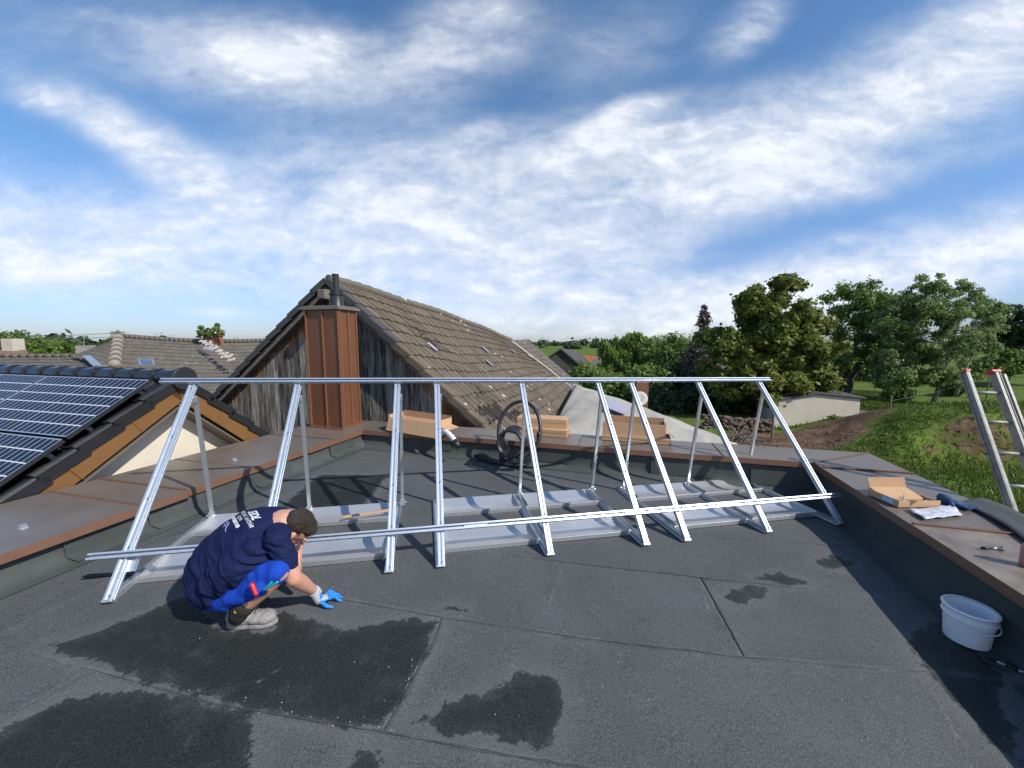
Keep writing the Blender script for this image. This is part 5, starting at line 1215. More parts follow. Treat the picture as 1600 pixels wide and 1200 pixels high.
def lean_to():
    t = thing('lean_to_roof', 'low outbuilding with a broad pale grey sheet roof sloping beside the tiled barn', 'outbuilding', P(2, 8, GZ))
    Q = [atY(899, 601, 14.2), atY(1000, 634, 10.6), atY(1152, 693, 7.9), atY(1180, 740, 7.0), atY(1000, 745, 6.3), atY(872, 700, 6.2), atY(874, 649, 9.6)]
    top = [Q[0], Q[1], Q[2], Q[3]]; bot = [Q[6], Q[6].lerp(Q[5], .5), Q[5], Q[4]]
    mb = MB(); n = 24; m_ = 10
    tp = smooth_path([Q[0], Q[1], Q[2]], 12); bt = smooth_path([Q[6], Q[5], Q[4]], 12)
    for i in range(len(tp)):
        for j in range(m_+1): p = tp[i].lerp(bt[i], j/m_); mb.v.append(tuple(p+ZZ*(.012*math.sin(i*1.6)+.015*noise.noise(p*1.3))))
    for i in range(len(tp)-1):
        for j in range(m_): a = i*(m_+1)+j; mb.f.append((a, a+1, a+m_+2, a+m_+1)); mb.m.append(0)
    k = len(tp)-1; i0 = len(mb.v)
    o = mb.build('roof', M['pale_roof'], t, smooth=True); s = o.modifiers.new('s', 'SOLIDIFY'); s.thickness = .06
    mb = MB()
    for a, b_ in ((Q[0], Q[1]), (Q[1], Q[2]), (Q[2], Q[3])):
        mb.face([a-ZZ*.08, b_-ZZ*.08, Vector((b_.x, b_.y, GZ-.2)), Vector((a.x, a.y, GZ-.2))])
    mb.build('wall', M['concrete'], t)
    mb = MB(); q = [atY(948, 626, 10.4), atY(985, 640, 9.9), atY(976, 652, 8.9), atY(945, 640, 9.3)]
    mb.face([p+ZZ*.05 for p in q]); mb.build('skylight_sheet', M['lavender'], t).modifiers.new('s', 'SOLIDIFY').thickness = .02
lean_to()
def dish():
    c = atY(1003, 612, 13.5); t = thing('brick_pillar', 'short brick chimney stub carrying a satellite dish behind the pale roof', 'chimney', Vector((c.x, c.y, GZ)))
    MB().obox(Vector((c.x, c.y, (c.z+GZ)/2+.2)), UU*.20, VV*.20, ZZ*((c.z-GZ)/2+.15)).build('brick_stack', M['brick'], t, bevel=.01)
    t = thing('satellite_dish', 'round grey satellite dish fixed on the short brick stub behind the pale roof', 'satellite dish', c)
    d = Vector((-.1, -1, .35)).normalized(); p = atY(1000, 623, 13.0)
    MB().lathe(p, [(0, .0), (.12, .012), (.24, .06), (.245, .055), (.12, .0), (0, -.01)], 24, ax=d).build('reflector', M['dish'], t, smooth=True)
    MB().tube([p-ZZ*.2, p+d*.28-ZZ*.05], .012, 6).build('feed_arm', M['dish'], t)
dish()
# ------------------------------------------------------------------ house with the solar roof
def cell_mat():
    m = bpy.data.materials.new('solar_cells'); m.use_nodes = True; t = m.node_tree; b = t.nodes['Principled BSDF']; L = t.links.new
    uv = N('ShaderNodeUVMap', t); sp = N('ShaderNodeSeparateXYZ', t); L(uv.outputs[0], sp.inputs[0])
    def line(src, n, w, off=0):
        a = N('ShaderNodeMath', t, operation='MULTIPLY'); L(src, a.inputs[0]); a.inputs[1].default_value = n
        f = N('ShaderNodeMath', t, operation='FRACT'); L(a.outputs[0], f.inputs[0])
        s = N('ShaderNodeMath', t, operation='SUBTRACT'); L(f.outputs[0], s.inputs[0]); s.inputs[1].default_value = .5
        ab = N('ShaderNodeMath', t, operation='ABSOLUTE'); L(s.outputs[0], ab.inputs[0])
        g = N('ShaderNodeMath', t, operation='GREATER_THAN'); L(ab.outputs[0], g.inputs[0]); g.inputs[1].default_value = .5-w; return g.outputs[0]
    rows = line(sp.outputs[1], 6, .045); cols = line(sp.outputs[0], 20, .05); mid = line(sp.outputs[0], 2, .006)
    m1 = N('ShaderNodeMath', t, operation='MAXIMUM'); L(rows, m1.inputs[0]); L(mid, m1.inputs[1])
    m2 = N('ShaderNodeMath', t, operation='MULTIPLY'); L(cols, m2.inputs[0]); m2.inputs[1].default_value = .75
    m3 = N('ShaderNodeMath', t, operation='MAXIMUM'); L(m1.outputs[0], m3.inputs[0]); L(m2.outputs[0], m3.inputs[1])
    fine = line(sp.outputs[1], 60, .06); fm = N('ShaderNodeMath', t, operation='MULTIPLY'); L(fine, fm.inputs[0]); fm.inputs[1].default_value = .07
    m4 = N('ShaderNodeMath', t, operation='MAXIMUM'); L(m3.outputs[0], m4.inputs[0]); L(fm.outputs[0], m4.inputs[1])
    mx = N('ShaderNodeMix', t, data_type='RGBA'); L(m4.outputs[0], mx.inputs[0]); mx.inputs[6].default_value = (.006, .007, .022, 1); mx.inputs[7].default_value = (.55, .58, .64, 1)
    L(mx.outputs[2], b.inputs['Base Color']); b.inputs['Roughness'].default_value = .14; b.inputs['Specular IOR Level'].default_value = .16
    return m
M['cells'] = cell_mat()
def solar_house():
    ug = -4.96; R0 = atU(283, 592, ug); eN = atU(20, 783, ug); eF = atU(425, 688, ug)
    vr, zr = R0.dot(VV), R0.z
    dsN = (P(ug, eN.dot(VV), eN.z)-P(ug, vr, zr)).normalized(); dsF = (P(ug, eF.dot(VV), eF.z)-P(ug, vr, zr)).normalized()
    t = thing('tiled_house', 'cream house with glossy black roof tiles and ochre metal bargeboards left of the flat roof', 'house', P(ug-4, vr, GZ))
    def pantiles(ds, ncol, nc, name, flip):
        colw, cl = .30, .34; nrm = UU.cross(ds); nrm = nrm if nrm.z > 0 else -nrm; mb = MB(); K = 9
        def prof(s):
            if s < .36: return .045*math.sin(math.pi*s/.36)
            return -.008*math.sin(math.pi*(s-.36)/.64)
        base = P(ug, vr, zr)
        xs = [(i+k/K)*colw for i in range(ncol) for k in range(K)]+[ncol*colw]; hs = [prof(k/K) for i in range(ncol) for k in range(K)]+[prof(1)]
        for j in range(nc):
            i0 = len(mb.v); a, b_ = j*cl+.06, (j+1)*cl+.09
            for (q, up) in ((a, .0), (a+(b_-a)*.5, .016), (b_, .034), (b_+.004, .004)):
                for x, h in zip(xs, hs): mb.v.append(tuple(base-UU*x+ds*(q+(.012 if h > .02 and up > .02 else 0))+nrm*(h+up)))
            n = len(xs)
            for r_ in range(3):
                for i in range(n-1): mb.f.append((i0+r_*n+i, i0+r_*n+i+1, i0+(r_+1)*n+i+1, i0+(r_+1)*n+i)); mb.m.append(0)
        # verge lip of every course
        for j in range(nc):
            a, b_ = j*cl+.06, (j+1)*cl+.10; c0 = base+ds*a; c1 = base+ds*b_
            mb.bar(c0+UU*.02+nrm*(-.02), c1+UU*.02+nrm*(.012), .03, .09, nrm)
        o = mb.build(name, M['black_tile'], t, smooth=True, auto=30); return nrm
    nN = pantiles(dsN, 30, 9, 'roof_tiles', False); nF = pantiles(dsF, 30, 6, 'roof_tiles', True)
    base = P(ug, vr, zr)
    mb = MB()
    for ds, nr, L_ in ((dsN, nN, 9*.34+.1), (dsF, nF, 6*.34+.1)): mb.face([base-nr*.03, base-nr*.03-UU*9, base-nr*.03-UU*9+ds*L_, base-nr*.03+ds*L_])
    mb.build('underlay', M['black_metal'], t).modifiers.new('s', 'SOLIDIFY').thickness = .02
    # ridge
    k = 0; x = -.02
    while x < 9:
        mb = MB(); a = base-UU*x+ZZ*.005; mb.tube([a, a-UU*.05, a-UU*.06, a-UU*.38], [.112, .115, .104, .094], 20); 
        o = mb.build('ridge_tile', M['black_tile'], t, smooth=True, auto=35); x += .345
    MB().lathe(base+UU*.075+ZZ*.005, [(0, 0), (.128, 0), (.136, -.008), (.132, -.05), (0, -.05)], 28, ax=UU).build('ridge_end_disc', M['black_metal'], t, smooth=True, auto=40)
    # bargeboards in lapped lengths
    for ds, nr, L_ in ((dsN, nN, 3.0), (dsF, nF, 2.0)):
        q = .03; k = 0
        while q < L_:
            a = base+ds*q-nr*.035; ln = .62; down = Vector((0, 0, -1)); h = .175
            d0 = a+UU*(.006+.003*(k % 2)); d1 = a+ds*(ln+.02)+UU*(.006+.003*(k % 2)); 
            dn = -nr
            mb = MB(); mb.hexa([d0+dn*h-UU*.02, d0+dn*h, d1+dn*h, d1+dn*h-UU*.02, d0-UU*.02, d0, d1, d1-UU*.02]); mb.build('bargeboard', M['fascia'], t, bevel=.002)
            mb = MB(); mb.bar(d1-ds*.02+UU*.008, d1-ds*.02+UU*.008+dn*h, .02, .006, UU); mb.build('board_joint', M['fascia'], t); q += ln; k += 1
        mb = MB(); a = base+ds*.0-nr*.26; mb.hexa([a-UU*.28, a, a+ds*L_, a+ds*L_-UU*.28, a-UU*.28+nr*.015, a+nr*.015, a+ds*L_+nr*.015, a+ds*L_-UU*.28+nr*.015]); mb.build('soffit', M['cap'], t)
    uw = ug-.27; h0 = zr-.30; mb = MB()
    lN = base+dsN*3.1; lF = base+dsF*2.1
    pts = [(lN.dot(VV), GZ-.2), (lF.dot(VV), GZ-.2), (lF.dot(VV), lF.z-.28), (vr, h0), (lN.dot(VV), lN.z-.28)]
    mb.face([P(uw, v, z) for v, z in pts]); mb.face([P(uw-8.5, v, z) for v, z in pts][::-1]); mb.face([P(uw, pts[0][0], GZ), P(uw, pts[4][0], pts[4][1]), P(uw-8.5, pts[4][0], pts[4][1]), P(uw-8.5, pts[0][0], GZ)])
    mb.build('wall', M['plaster'], t)
    p = atU(310, 652, uw+.03); mb = MB(); mb.tube([p, p+UU*.10, p+UU*.12+ZZ*.06], .012, 8); mb.lathe(p, [(0, 0), (.03, 0), (.03, .012), (0, .012)], 12, ax=UU); mb.build('wall_lamp', M['galv'], t, smooth=True)
    # modules
    nn = nN; off = .14; o0 = base+nn*off; d0 = nn.dot(o0)
    def ab(x, y): p = onplane(x, y, nn, d0)-o0; return (-p.dot(UU), p.dot(dsN))
    a0, b0 = ab(211, 593); a1, b1 = ab(103, 683); a2, b2 = ab(53, 589); a3, b3 = ab(99, 687); a4, b4 = ab(48, 589)
    print('SOLAR', [round(q, 3) for q in (a0, b0, a1, b1, a2, b2, a3, b3, a4, b4)])
    right = min(a0, a1); H = b1-b0; W_ = a2-a0; 
    gp = .02; k = 0
    names = {(0, 0): 'solar module with white cell grid, topmost one nearest the verge of the black roof', (0, 1): 'solar module in the top row on the black roof, second from the verge', (0, 2): 'solar module in the top row on the black roof, third from the verge', (1, 0): 'solar module in the second row down, nearest the verge of the black roof', (1, 1): 'solar module in the second row down on the black roof, second from the verge', (1, 2): 'solar module in the second row down on the black roof, third from the verge'}
    for r_ in range(2):
        for c_ in range(3):
            a = right+c_*(W_+gp); b_ = b0+r_*(H+gp+.01)
            if r_ == 1 and c_ == 2: continue
            q = [o0-UU*(a+i*W_)+dsN*(b_+j*H) for i, j in ((0, 0), (1, 0), (1, 1), (0, 1))]
            if c_ == 2: continue
            th = thing('solar_module', names[(r_, c_)], 'solar module', (q[0]+q[2])/2, 'solar modules on the black roof')
            mb = MB(); f = .012
            qq = [q[0]-UU*f+dsN*f, q[1]+UU*f+dsN*f, q[2]+UU*f-dsN*f, q[3]-UU*f-dsN*f]
            o = None; me = bpy.data.meshes.new('cell_glass'); me.from_pydata([tuple(p) for p in qq], [], [(0, 1, 2, 3)]); uvl = me.uv_layers.new(name='UVMap'); 
            for li, co in enumerate(((0, 0), (1, 0), (1, 1), (0, 1))): uvl.data[li].uv = (.004+co[0]*.992, .006+co[1]*.988)
            me.materials.append(M['cells']); o = bpy.data.objects.new('cell_glass', me); COL.objects.link(o); o.parent = th; o.matrix_parent_inverse = INV[th.name]
            mb = MB(); top = nn*.004
            for i in range(4):
                e0, e1 = q[i], q[(i+1) % 4]; g0, g1 = qq[i], qq[(i+1) % 4]
                mb.face([e0+top, e1+top, g1+top, g0+top]); mb.face([g0+top, g1+top, g1-nn*.002, g0-nn*.002])
            mb.build('frame', M['galv_rail'], th)
            mb = MB()
            for i in range(4):
                e0, e1 = q[i], q[(i+1) % 4]; mb.face([e0+top, e0-nn*.035, e1-nn*.035, e1+top])
            mb.face([p-nn*.035 for p in q][::-1]); mb.build('frame_side', M['black_metal'], th)
    t = thing('module_rail', 'dark mounting rails under the solar modules on the black roof', 'rails', o0+dsN*1.0)
    for b_ in (b0+.16, b0+H-.16, b0+H+.19, b0+2*H-.14): MB().bar(o0-UU*(right-.035)+dsN*b_-nn*.06, o0-UU*8+dsN*b_-nn*.06, .035, .04, nn).build('rail', M['black_metal'], t)
solar_house()
# ------------------------------------------------------------------ middle distance houses
def old_house():
    t = thing('old_farmhouse', 'old farmhouse with broad grey brown tiled hip roof behind the black roof', 'house', Vector((-9, 14, GZ)))
    Rl = atY(186, 527, 14.5); Rm = atY(345, 528, 15.0); Rr = atY(470, 536, 16.5); Dn = atY(120, 650, 9.6); Cn = atY(470, 640, 11.5)
    bump = lambda s, q: ZZ*(-.10*math.sin(math.pi*min(s*1.25, 1))*(1-q)+.05*math.sin(s*7)*math.sin(q*6))
    tiles('roof', M['house_tile'], t, Rl, Rr, Cn, Dn, 46, 17, .03, .008, bump, None, seed=21)
    mb = MB()
    for i in range(10):
        q = [bil(Rl, Rr, Cn, Dn, a, b_, bump)-ZZ*.05 for a, b_ in ((i/10, 0), ((i+1)/10, 0), ((i+1)/10, 1), (i/10, 1))]; mb.face(q)
    mb.build('roof_lining', M['wood_grey'], t)
    Hl = atY(112, 556, 14.0); Hb = atY(150, 575, 12.6); Hc = atY(180, 574, 12.0)
    tiles('roof', M['house_tile'], t, Rl-ZZ*.03, Rl, Hc+Vector((.0, 0, 0)), Hl, 12, 8, .03, .008, None, None, seed=22)
    # hip tiles of pale mortar
    mb = MB(); 
    for i in range(7): a = Rl.lerp(Hc, i/7); b_ = Rl.lerp(Hc, (i+1.1)/7); mb.tube([a+ZZ*.08, b_+ZZ*.10], [.10, .15], 12)
    o = mb.build('hip_tiles', M['house_tile'], t, smooth=True); setattr_f(o, 'var', [.5]*len(mb.f), 'FACE')
    mb = MB()
    for i in range(7): b_ = Rl.lerp(Hc, (i+1.05)/7); d = (Hc-Rl).normalized(); mb.tube([b_+ZZ*.10, b_+ZZ*.10+d*.05], [.158, .158], 12)
    o = mb.build('hip_mortar', M['house_pale'], t, smooth=True)
    mb = MB(); n = 40
    for i in range(n): 
        a = bil(Rl, Rr, Cn, Dn, i/n, 0, bump)+ZZ*.06; b_ = bil(Rl, Rr, Cn, Dn, (i+1.05)/n, 0, bump)+ZZ*.06; mb.tube([a, b_], [.08, .10], 10)
    o = mb.build('ridge_tiles', M['house_tile'], t, smooth=True); setattr_f(o, 'var', [.3]*len(mb.f), 'FACE')
    mb = MB(); mb.bar(atY(135, 556, 13.4), atY(153, 572, 12.2), .20, .03); mb.bar(atY(151, 571, 12.2), atY(181, 573, 12.0), .10, .04); mb.build('valley_gutter', M['galv'], t)
    def winp(x0, y0, x1, y1, Y0, Y1):
        q = [atY(x0, y0, Y0), atY(x1, y0, Y0), atY(x1+3, y1, Y1), atY(x0+3, y1, Y1)]; q = [p+ZZ*.10 for p in q]
        mb = MB(); mb.face(q); o = mb.build('roof_window', M['galv'], t); o.modifiers.new('s', 'SOLIDIFY').thickness = .05
        c = sum(q, Vector())/4; mb = MB(); mb.face([c+(p-c)*.78+ZZ*.035 for p in q]); mb.build('pane', M['glass_dark'], o)
        o.modifiers['s'].offset = 0
    winp(216, 567, 240, 576, 12.2, 11.5)
    r = random.Random(31); mb = MB()
    for k in range(46):
        f = r.random(); x = 318+f*45+r.uniform(-6, 6); y = 536+f*30+r.uniform(-4, 4); Y = 14.3-f*1.6; p = atY(x, y, Y)+ZZ*.06; s = r.uniform(.02, .07); mb.obox(p, Vector((s, 0, 0)), Vector((0, s*.8, .02)), ZZ*.012)
    tag(mb.build('broken_mortar', M['concrete'], t), kind='stuff')
    W0 = Vector((Dn.x, Dn.y+.2, 0)); W1 = Vector((Cn.x, Cn.y+.2, 0))
    mb = MB(); mb.face([Vector((W0.x, W0.y, GZ)), Vector((W1.x, W1.y, GZ)), Vector((W1.x, W1.y, Cn.z-.05)), Vector((W0.x, W0.y, Dn.z-.05))]); mb.build('wall', M['plaster'], t)
    c = atY(334, 540, 15.2); MB().obox(c, Vector((.24, 0, 0)), Vector((0, .22, 0)), ZZ*.46).build('brick_chimney', M['brick'], t, bevel=.02)
    MB().obox(c+ZZ*.42, Vector((.29, 0, 0)), Vector((0, .27, 0)), ZZ*.05).build('chimney_rim', M['brick'], t, bevel=.02)
    p = atY(328, 551, 14.7); MB().obox(p, Vector((.26, 0, 0)), Vector((0, .02, .1)), ZZ*.12).build('lead_flashing', M['galv'], t)
    return c
CH = old_house()
def low_roof():
    t = thing('low_wing', 'long low house wing with a plain brown roof, left of the hip roof', 'house', Vector((-15, 13, GZ)))
    A, B = atY(-260, 560, 16.5), atY(152, 558, 14.2); D, C = atY(-300, 612, 11.5), atY(190, 604, 10.5)
    tiles('roof', M['house_tile'], t, A, B, C, D, 50, 9, .03, .006, None, None, seed=23)
    mb = MB(); mb.face([p-ZZ*.05 for p in (A, B, C, D)]); mb.face([Vector((D.x, D.y, GZ)), Vector((C.x, C.y, GZ)), C-ZZ*.06, D-ZZ*.06]); mb.build('wall', M['plaster'], t)
    mb = MB()
    for i in range(34): a = A.lerp(B, i/34); b_ = A.lerp(B, (i+1.06)/34); mb.tube([a+ZZ*.05, b_+ZZ*.05], [.08, .10], 10)
    o = mb.build('ridge_tiles', M['house_tile'], t, smooth=True); setattr_f(o, 'var', [.4]*len(mb.f), 'FACE')
    def gable(name, label, x0, x1, yr, ye, Y, col, dep=6, wallm='plaster'):
        a = atY(x0, yr, Y); b_ = atY(x1, yr, Y); e0 = atY(x0, ye, Y-dep*.5); e1 = atY(x1, ye, Y-dep*.5)
        t = thing(name, label, 'house', Vector(((a.x+b_.x)/2, Y, GZ)))
        o = tiles('roof', M[col], t, a, b_, e1, e0, 18, 7, .03, .004, None, None, seed=int(x0)+400)
        bk0 = a*2-e0; bk1 = b_*2-e1; bk0.z = e0.z; bk1.z = e1.z; mb = MB(); mb.face([bk0, bk1, b_, a]); mb.face([p-ZZ*.05 for p in (a, b_, e1, e0)]); mb.build('roof_back', M[col], t)
        mb = MB(); g = lambda p: Vector((p.x, p.y, GZ))
        mb.face([g(e0), g(e1), e1-ZZ*.08, e0-ZZ*.08]); mb.face([g(e1), g(bk1), bk1-ZZ*.05, b_-ZZ*.05, e1-ZZ*.05]); mb.face([g(e0), e0-ZZ*.05, a-ZZ*.05, bk0-ZZ*.05, g(bk0)]); mb.face([g(bk0), bk0-ZZ*.05, bk1-ZZ*.05, g(bk1)]); mb.build('wall', M[wallm], t)
        return t
    t = gable('distant_house', 'distant house with a faded red roof at the far left edge', -60, 42, 546, 558, 24, 'house_red')
    p = atY(21, 541, 23.5); MB().obox(p, Vector((.35, 0, 0)), Vector((0, .3, 0)), ZZ*.45).build('chimney', M['concrete'], t, bevel=.02)
    gable('distant_house', 'distant pale roofed house just left of the hip roof ridge', 118, 150, 540, 552, 34, 'house_pale')
    gable('distant_house', 'distant house with a bright orange tiled roof behind the dark barn', 903, 934, 556, 566, 62, 'red_roof')
    gable('distant_house', 'distant brownish roof beside the orange tiled one', 925, 952, 560, 572, 55, 'barn_tile_old')

low_roof()
def dark_barn():
    Y = 34; ap = atY(875, 545, Y); l = atY(855, 558, Y); r_ = atY(912, 576, Y); rf = atY(900, 549.5, Y+7); ef = atY(938, 577, Y+5)
    k = 1.25; l2 = ap+(l-ap)*k*1.6; r2 = ap+(r_-ap)*1.2; e2 = rf+(ef-rf)*1.2
    t = thing('dark_barn', 'small dark boarded barn with a slate grey roof in the middle distance', 'barn', Vector((ap.x, Y, GZ)))
    mb = MB(); mb.face([Vector((l2.x, Y, GZ)), Vector((r2.x, Y, GZ)), r2, ap, l2]); mb.build('gable_boards', M['wood_dark'], t)
    mb = MB(); mb.face([ap+ZZ*.08-Vector((0, .3, 0)), r2+ZZ*.08-Vector((0, .3, 0)), e2+ZZ*.05, rf+ZZ*.08]); mb.face([ap+ZZ*.08-Vector((0, .3, 0)), rf+ZZ*.08, rf+(l2-ap), l2+ZZ*.05-Vector((0, .3, 0))]); mb.build('roof', M['dark_roof'], t).modifiers.new('s', 'SOLIDIFY').thickness = .12
    mb = MB(); mb.face([Vector((r2.x, Y, GZ)), Vector((e2.x, e2.y, GZ)), e2, r2]); mb.build('wall', M['wood_dark'], t)
M['wood_dark'] = mat('dark_boards', (.035, .032, .030), .95, var=(.075, .07, .064), vs=5, mapscale=(6, 6, .5), bump=.5, bs=8)
dark_barn()
def shed():
    Y = 19.6; z0 = GZ; l = atY(1208, 640, Y); r_ = atY(1343, 640, Y); pk = atY(1277, 617, Y); hl = atY(1208, 627, Y); hr = atY(1343, 625.5, Y)
    hr.z = max(hr.z, -1.35); dep = Vector((1.2, 4.0, 0))
    t = thing('concrete_shed', 'low bare concrete shed with a thin dark roof beside the dug soil', 'shed', Vector(((l.x+r_.x)/2, Y, z0)))
    mb = MB(); q = [Vector((l.x, Y, z0-.2)), Vector((r_.x, Y, z0-.2)), Vector((r_.x, Y, hr.z)), pk, Vector((l.x, Y, hl.z))]; mb.face(q); mb.face([p+dep for p in q][::-1]); mb.face([q[1], q[1]+dep, q[2]+dep, q[2]]); mb.face([q[0], q[4], q[4]+dep, q[0]+dep]); mb.build('wall', M['concrete'], t)
    o_ = Vector((0, -.12, .05)); mb = MB()
    a, b_, c = Vector((l.x-.15, Y, hl.z-.02))+o_, pk+o_, Vector((r_.x+.2, Y, hr.z-.03))+o_; d2 = dep*1.05
    for p, q_ in ((a, b_), (b_, c)): mb.hexa([p, q_, q_+d2, p+d2, p+ZZ*.07, q_+ZZ*.07, q_+d2+ZZ*.07, p+d2+ZZ*.07])
    mb.build('roof', M['dark_roof'], t)
shed()
def garden_bits():
    r = random.Random(41)
    def gp(x, y):
        z = GZ
        for i in range(30):
            p = atZ(x, y, z); z = z*.5+.5*float(gz(p.x, p.y))
        return atZ(x, y, z)
    # rubble wall
    a, b_ = gp(1098, 668), gp(1206, 676); t = thing('stone_wall', 'low tumbled rubble stone wall beside the pale sheet roof', 'wall', (a+b_)/2)
    mb = MB()
    for k in range(300):
        f = r.random(); p = a.lerp(b_, f)+Vector((0, r.uniform(-.2, .2), r.uniform(0, .62))); s = r.uniform(.05, .13); mb.ball(p, s*1.3, s, s*.7, Matrix.Rotation(r.random()*3, 3, 'Z'), 7)
    mb.build('stones', mat('rubble', (.09, .066, .052), .95, var=(.19, .14, .105), vs=2.2, bump=.4, bs=12), t)
    for i, (x, y, h, le) in enumerate(((1160, 690, .9, -.5), (1172, 692, 1.0, .35), (1148, 687, .8, .6), (1183, 690, .75, -.1))):
        p = gp(x, y); o = MB().tube([p-ZZ*.1, p+Vector((le*h, .1, h*.75))], [.045, .03], 7).build('wooden_stake', M['wood_grey']); tag(o, ['leaning stake', 'stake tilted right', 'short stake tilted hard right', 'upright short stake'][i]+' in the pile of rough stakes before the stone wall', 'stake', 'stakes by the stone wall')
    sticks = MB()
    p0 = gp(1165, 693)
    for k in range(40): p = p0+Vector((r.uniform(-.7, .7), r.uniform(-.4, .4), r.uniform(.05, .3))); d = Vector((r.uniform(-1, 1), r.uniform(-1, 1), r.uniform(-.1, .5))).normalized(); sticks.tube([p, p+d*r.uniform(.3, .7)], .018, 5)
    o = sticks.build('brushwood', M['wood_grey']); tag(o, 'heap of brown brushwood among the stakes by the stone wall', 'brushwood'); o['kind'] = 'stuff'
    for i, (x, y, h) in enumerate(((1389, 655, 1.3), (1206, 686, 1.6), (1512, 622, 1.7), (1541, 623, 1.6), (1470, 655, 1.1))):
        p = gp(x, y); o = MB().tube([p-ZZ*.1, p+ZZ*h], [.05, .045], 8).build('fence_post', M['wood_grey']); tag(o, ['dark fence post right of the concrete shed', 'thin post at the left corner of the concrete shed', 'fence post just left of the ladder', 'fence post seen between the ladder stiles', 'short fence post on the grass bank'][i], 'post', 'garden fence posts')
    # wires
    mb = MB(); A_, B_ = gp(1389, 655)+ZZ*1.0, gp(1512, 622)+ZZ*1.2; mb.tube([A_, A_.lerp(B_, .5)-ZZ*.1, B_], .012, 5); o = mb.build('fence_wire', M['wire']); tag(o, 'sagging wire between fence posts on the garden slope', 'wire')
    # bits of clay and stones on the soil
    mb = MB()
    for k in range(260):
        x = r.uniform(1150, 1390); y = r.uniform(674, 702); p = gp(x, y); s = r.uniform(.015, .06)+(.05 if r.random() < .05 else 0); mb.ball(p, s, s, s*.7, None, 6)
    o = mb.build('clods', mat('clods', (.11, .068, .045), .95, var=(.22, .15, .10), vs=3)); tag(o, 'loose clods and stones strewn over the dug soil', 'clods'); o['kind'] = 'stuff'
    o = MB().bar(gp(1345, 650)+ZZ*.3, gp(1365, 655)+ZZ*.1, .5, .05).build('metal_sheet', M['galv']); tag(o, 'pale metal sheet lying right of the concrete shed', 'metal sheet')
garden_bits()
def utility():
    p = atY(184, 522, 30); t = thing('utility_pole', 'distant utility pole with crossarms rising behind the hip roof', 'utility pole', Vector((p.x, 30, GZ)))
    tp = atY(184, 516, 30); MB().tube([Vector((p.x, 30, GZ)), tp], .09, 8).build('pole', M['wood_grey'], t)
    for dy in (519, 522, 525): q = atY(184, dy, 30); MB().bar(q-Vector((.55, 0, 0)), q+Vector((.55, 0, 0)), .08, .08).build('crossarm', M['wood_grey'], t)
    for (y0, y1, nm) in ((521, 514, 'upper'), (527, 520, 'lower')):
        a = atY(184, y0-1, 30); b_ = atY(20, y1+8, 42); o = MB().tube([a, a.lerp(b_, .5)-ZZ*.25, b_], .018, 4).build('power_line', M['wire']); tag(o, nm+' power line running left from the utility pole', 'wire', None)
    for (x, y0, y1, nm) in ((244, 519, 529, 'spiky aerial on the hip roof ridge'), (268, 522, 529, 'short aerial right of the spiky one on the hip roof ridge'), (131, 521, 545, 'thin rooftop aerial left of the utility pole')):
        a, b_ = atY(x, y1, 14.9), atY(x, y0, 14.9); mb = MB(); mb.tube([a-ZZ*.1, b_], .010, 5)
        for k in range(3): q = b_-ZZ*(.05+.05*k); mb.bar(q-Vector((.12-.02*k, 0, 0)), q+Vector((.12-.02*k, .02, 0)), .008, .008)
        o = mb.build('aerial', M['galv']); tag(o, nm, 'aerial', 'rooftop aerials')
utility()
# ------------------------------------------------------------------ vegetation
def leaves(centers, n, size, seed, droop=0, flat=.0, aspect=1.5, out=None, upb=.25):
    """numpy leaf cards round clump centres [(x,y,z,r)]"""
    g = np.random.default_rng(seed); c = np.array(centers); w = c[:, 3]**2; idx = g.choice(len(c), n, p=w/w.sum())
    d = g.normal(size=(n, 3)); d /= np.linalg.norm(d, axis=1)[:, None]; rad = g.random(n)**(1/2.2)
    rad = np.where(g.random(n) < .10, rad*1.45, rad)
    p = c[idx, :3]+d*(rad*c[idx, 3])[:, None]*np.array([1, 1, .8])
    nr = d*.9+g.normal(size=(n, 3))*.55; nr[:, 2] += upb; nr /= np.linalg.norm(nr, axis=1)[:, None]
    t = np.cross(nr, g.normal(size=(n, 3))); 
    if droop: t = t*(1-droop)+np.array([0, 0, -1])*droop*1.5+0*t
    t -= nr*(t*nr).sum(1)[:, None]; t /= np.linalg.norm(t, axis=1)[:, None]+1e-9
    b = np.cross(nr, t); s = size*g.uniform(.45, 1.35, n)[:, None]
    v = np.stack([p-t*s*aspect*.5, p+b*s*.5-t*s*.05, p+t*s*aspect*.5, p-b*s*.5-t*s*.05], 1)
    var = np.clip(.5*g.random(n)+.5*g.random(len(c))[idx], 0, 1)
    return v, var
def leafobj(name, v, var, m, parent=None):
    n = len(v); me = bpy.data.meshes.new(name); me.vertices.add(n*4); me.vertices.foreach_set('co', v.reshape(-1)); me.loops.add(n*4); me.loops.foreach_set('vertex_index', np.arange(n*4, dtype=np.int32))
    me.polygons.add(n); me.polygons.foreach_set('loop_start', np.arange(0, n*4, 4, dtype=np.int32)); me.materials.append(m); me.update(calc_edges=True); me.validate()
    o = bpy.data.objects.new(name, me); COL.objects.link(o)
    if parent: o.parent = parent; o.matrix_parent_inverse = INV[parent.name]
    setattr_f(o, 'var', var, 'FACE'); return o
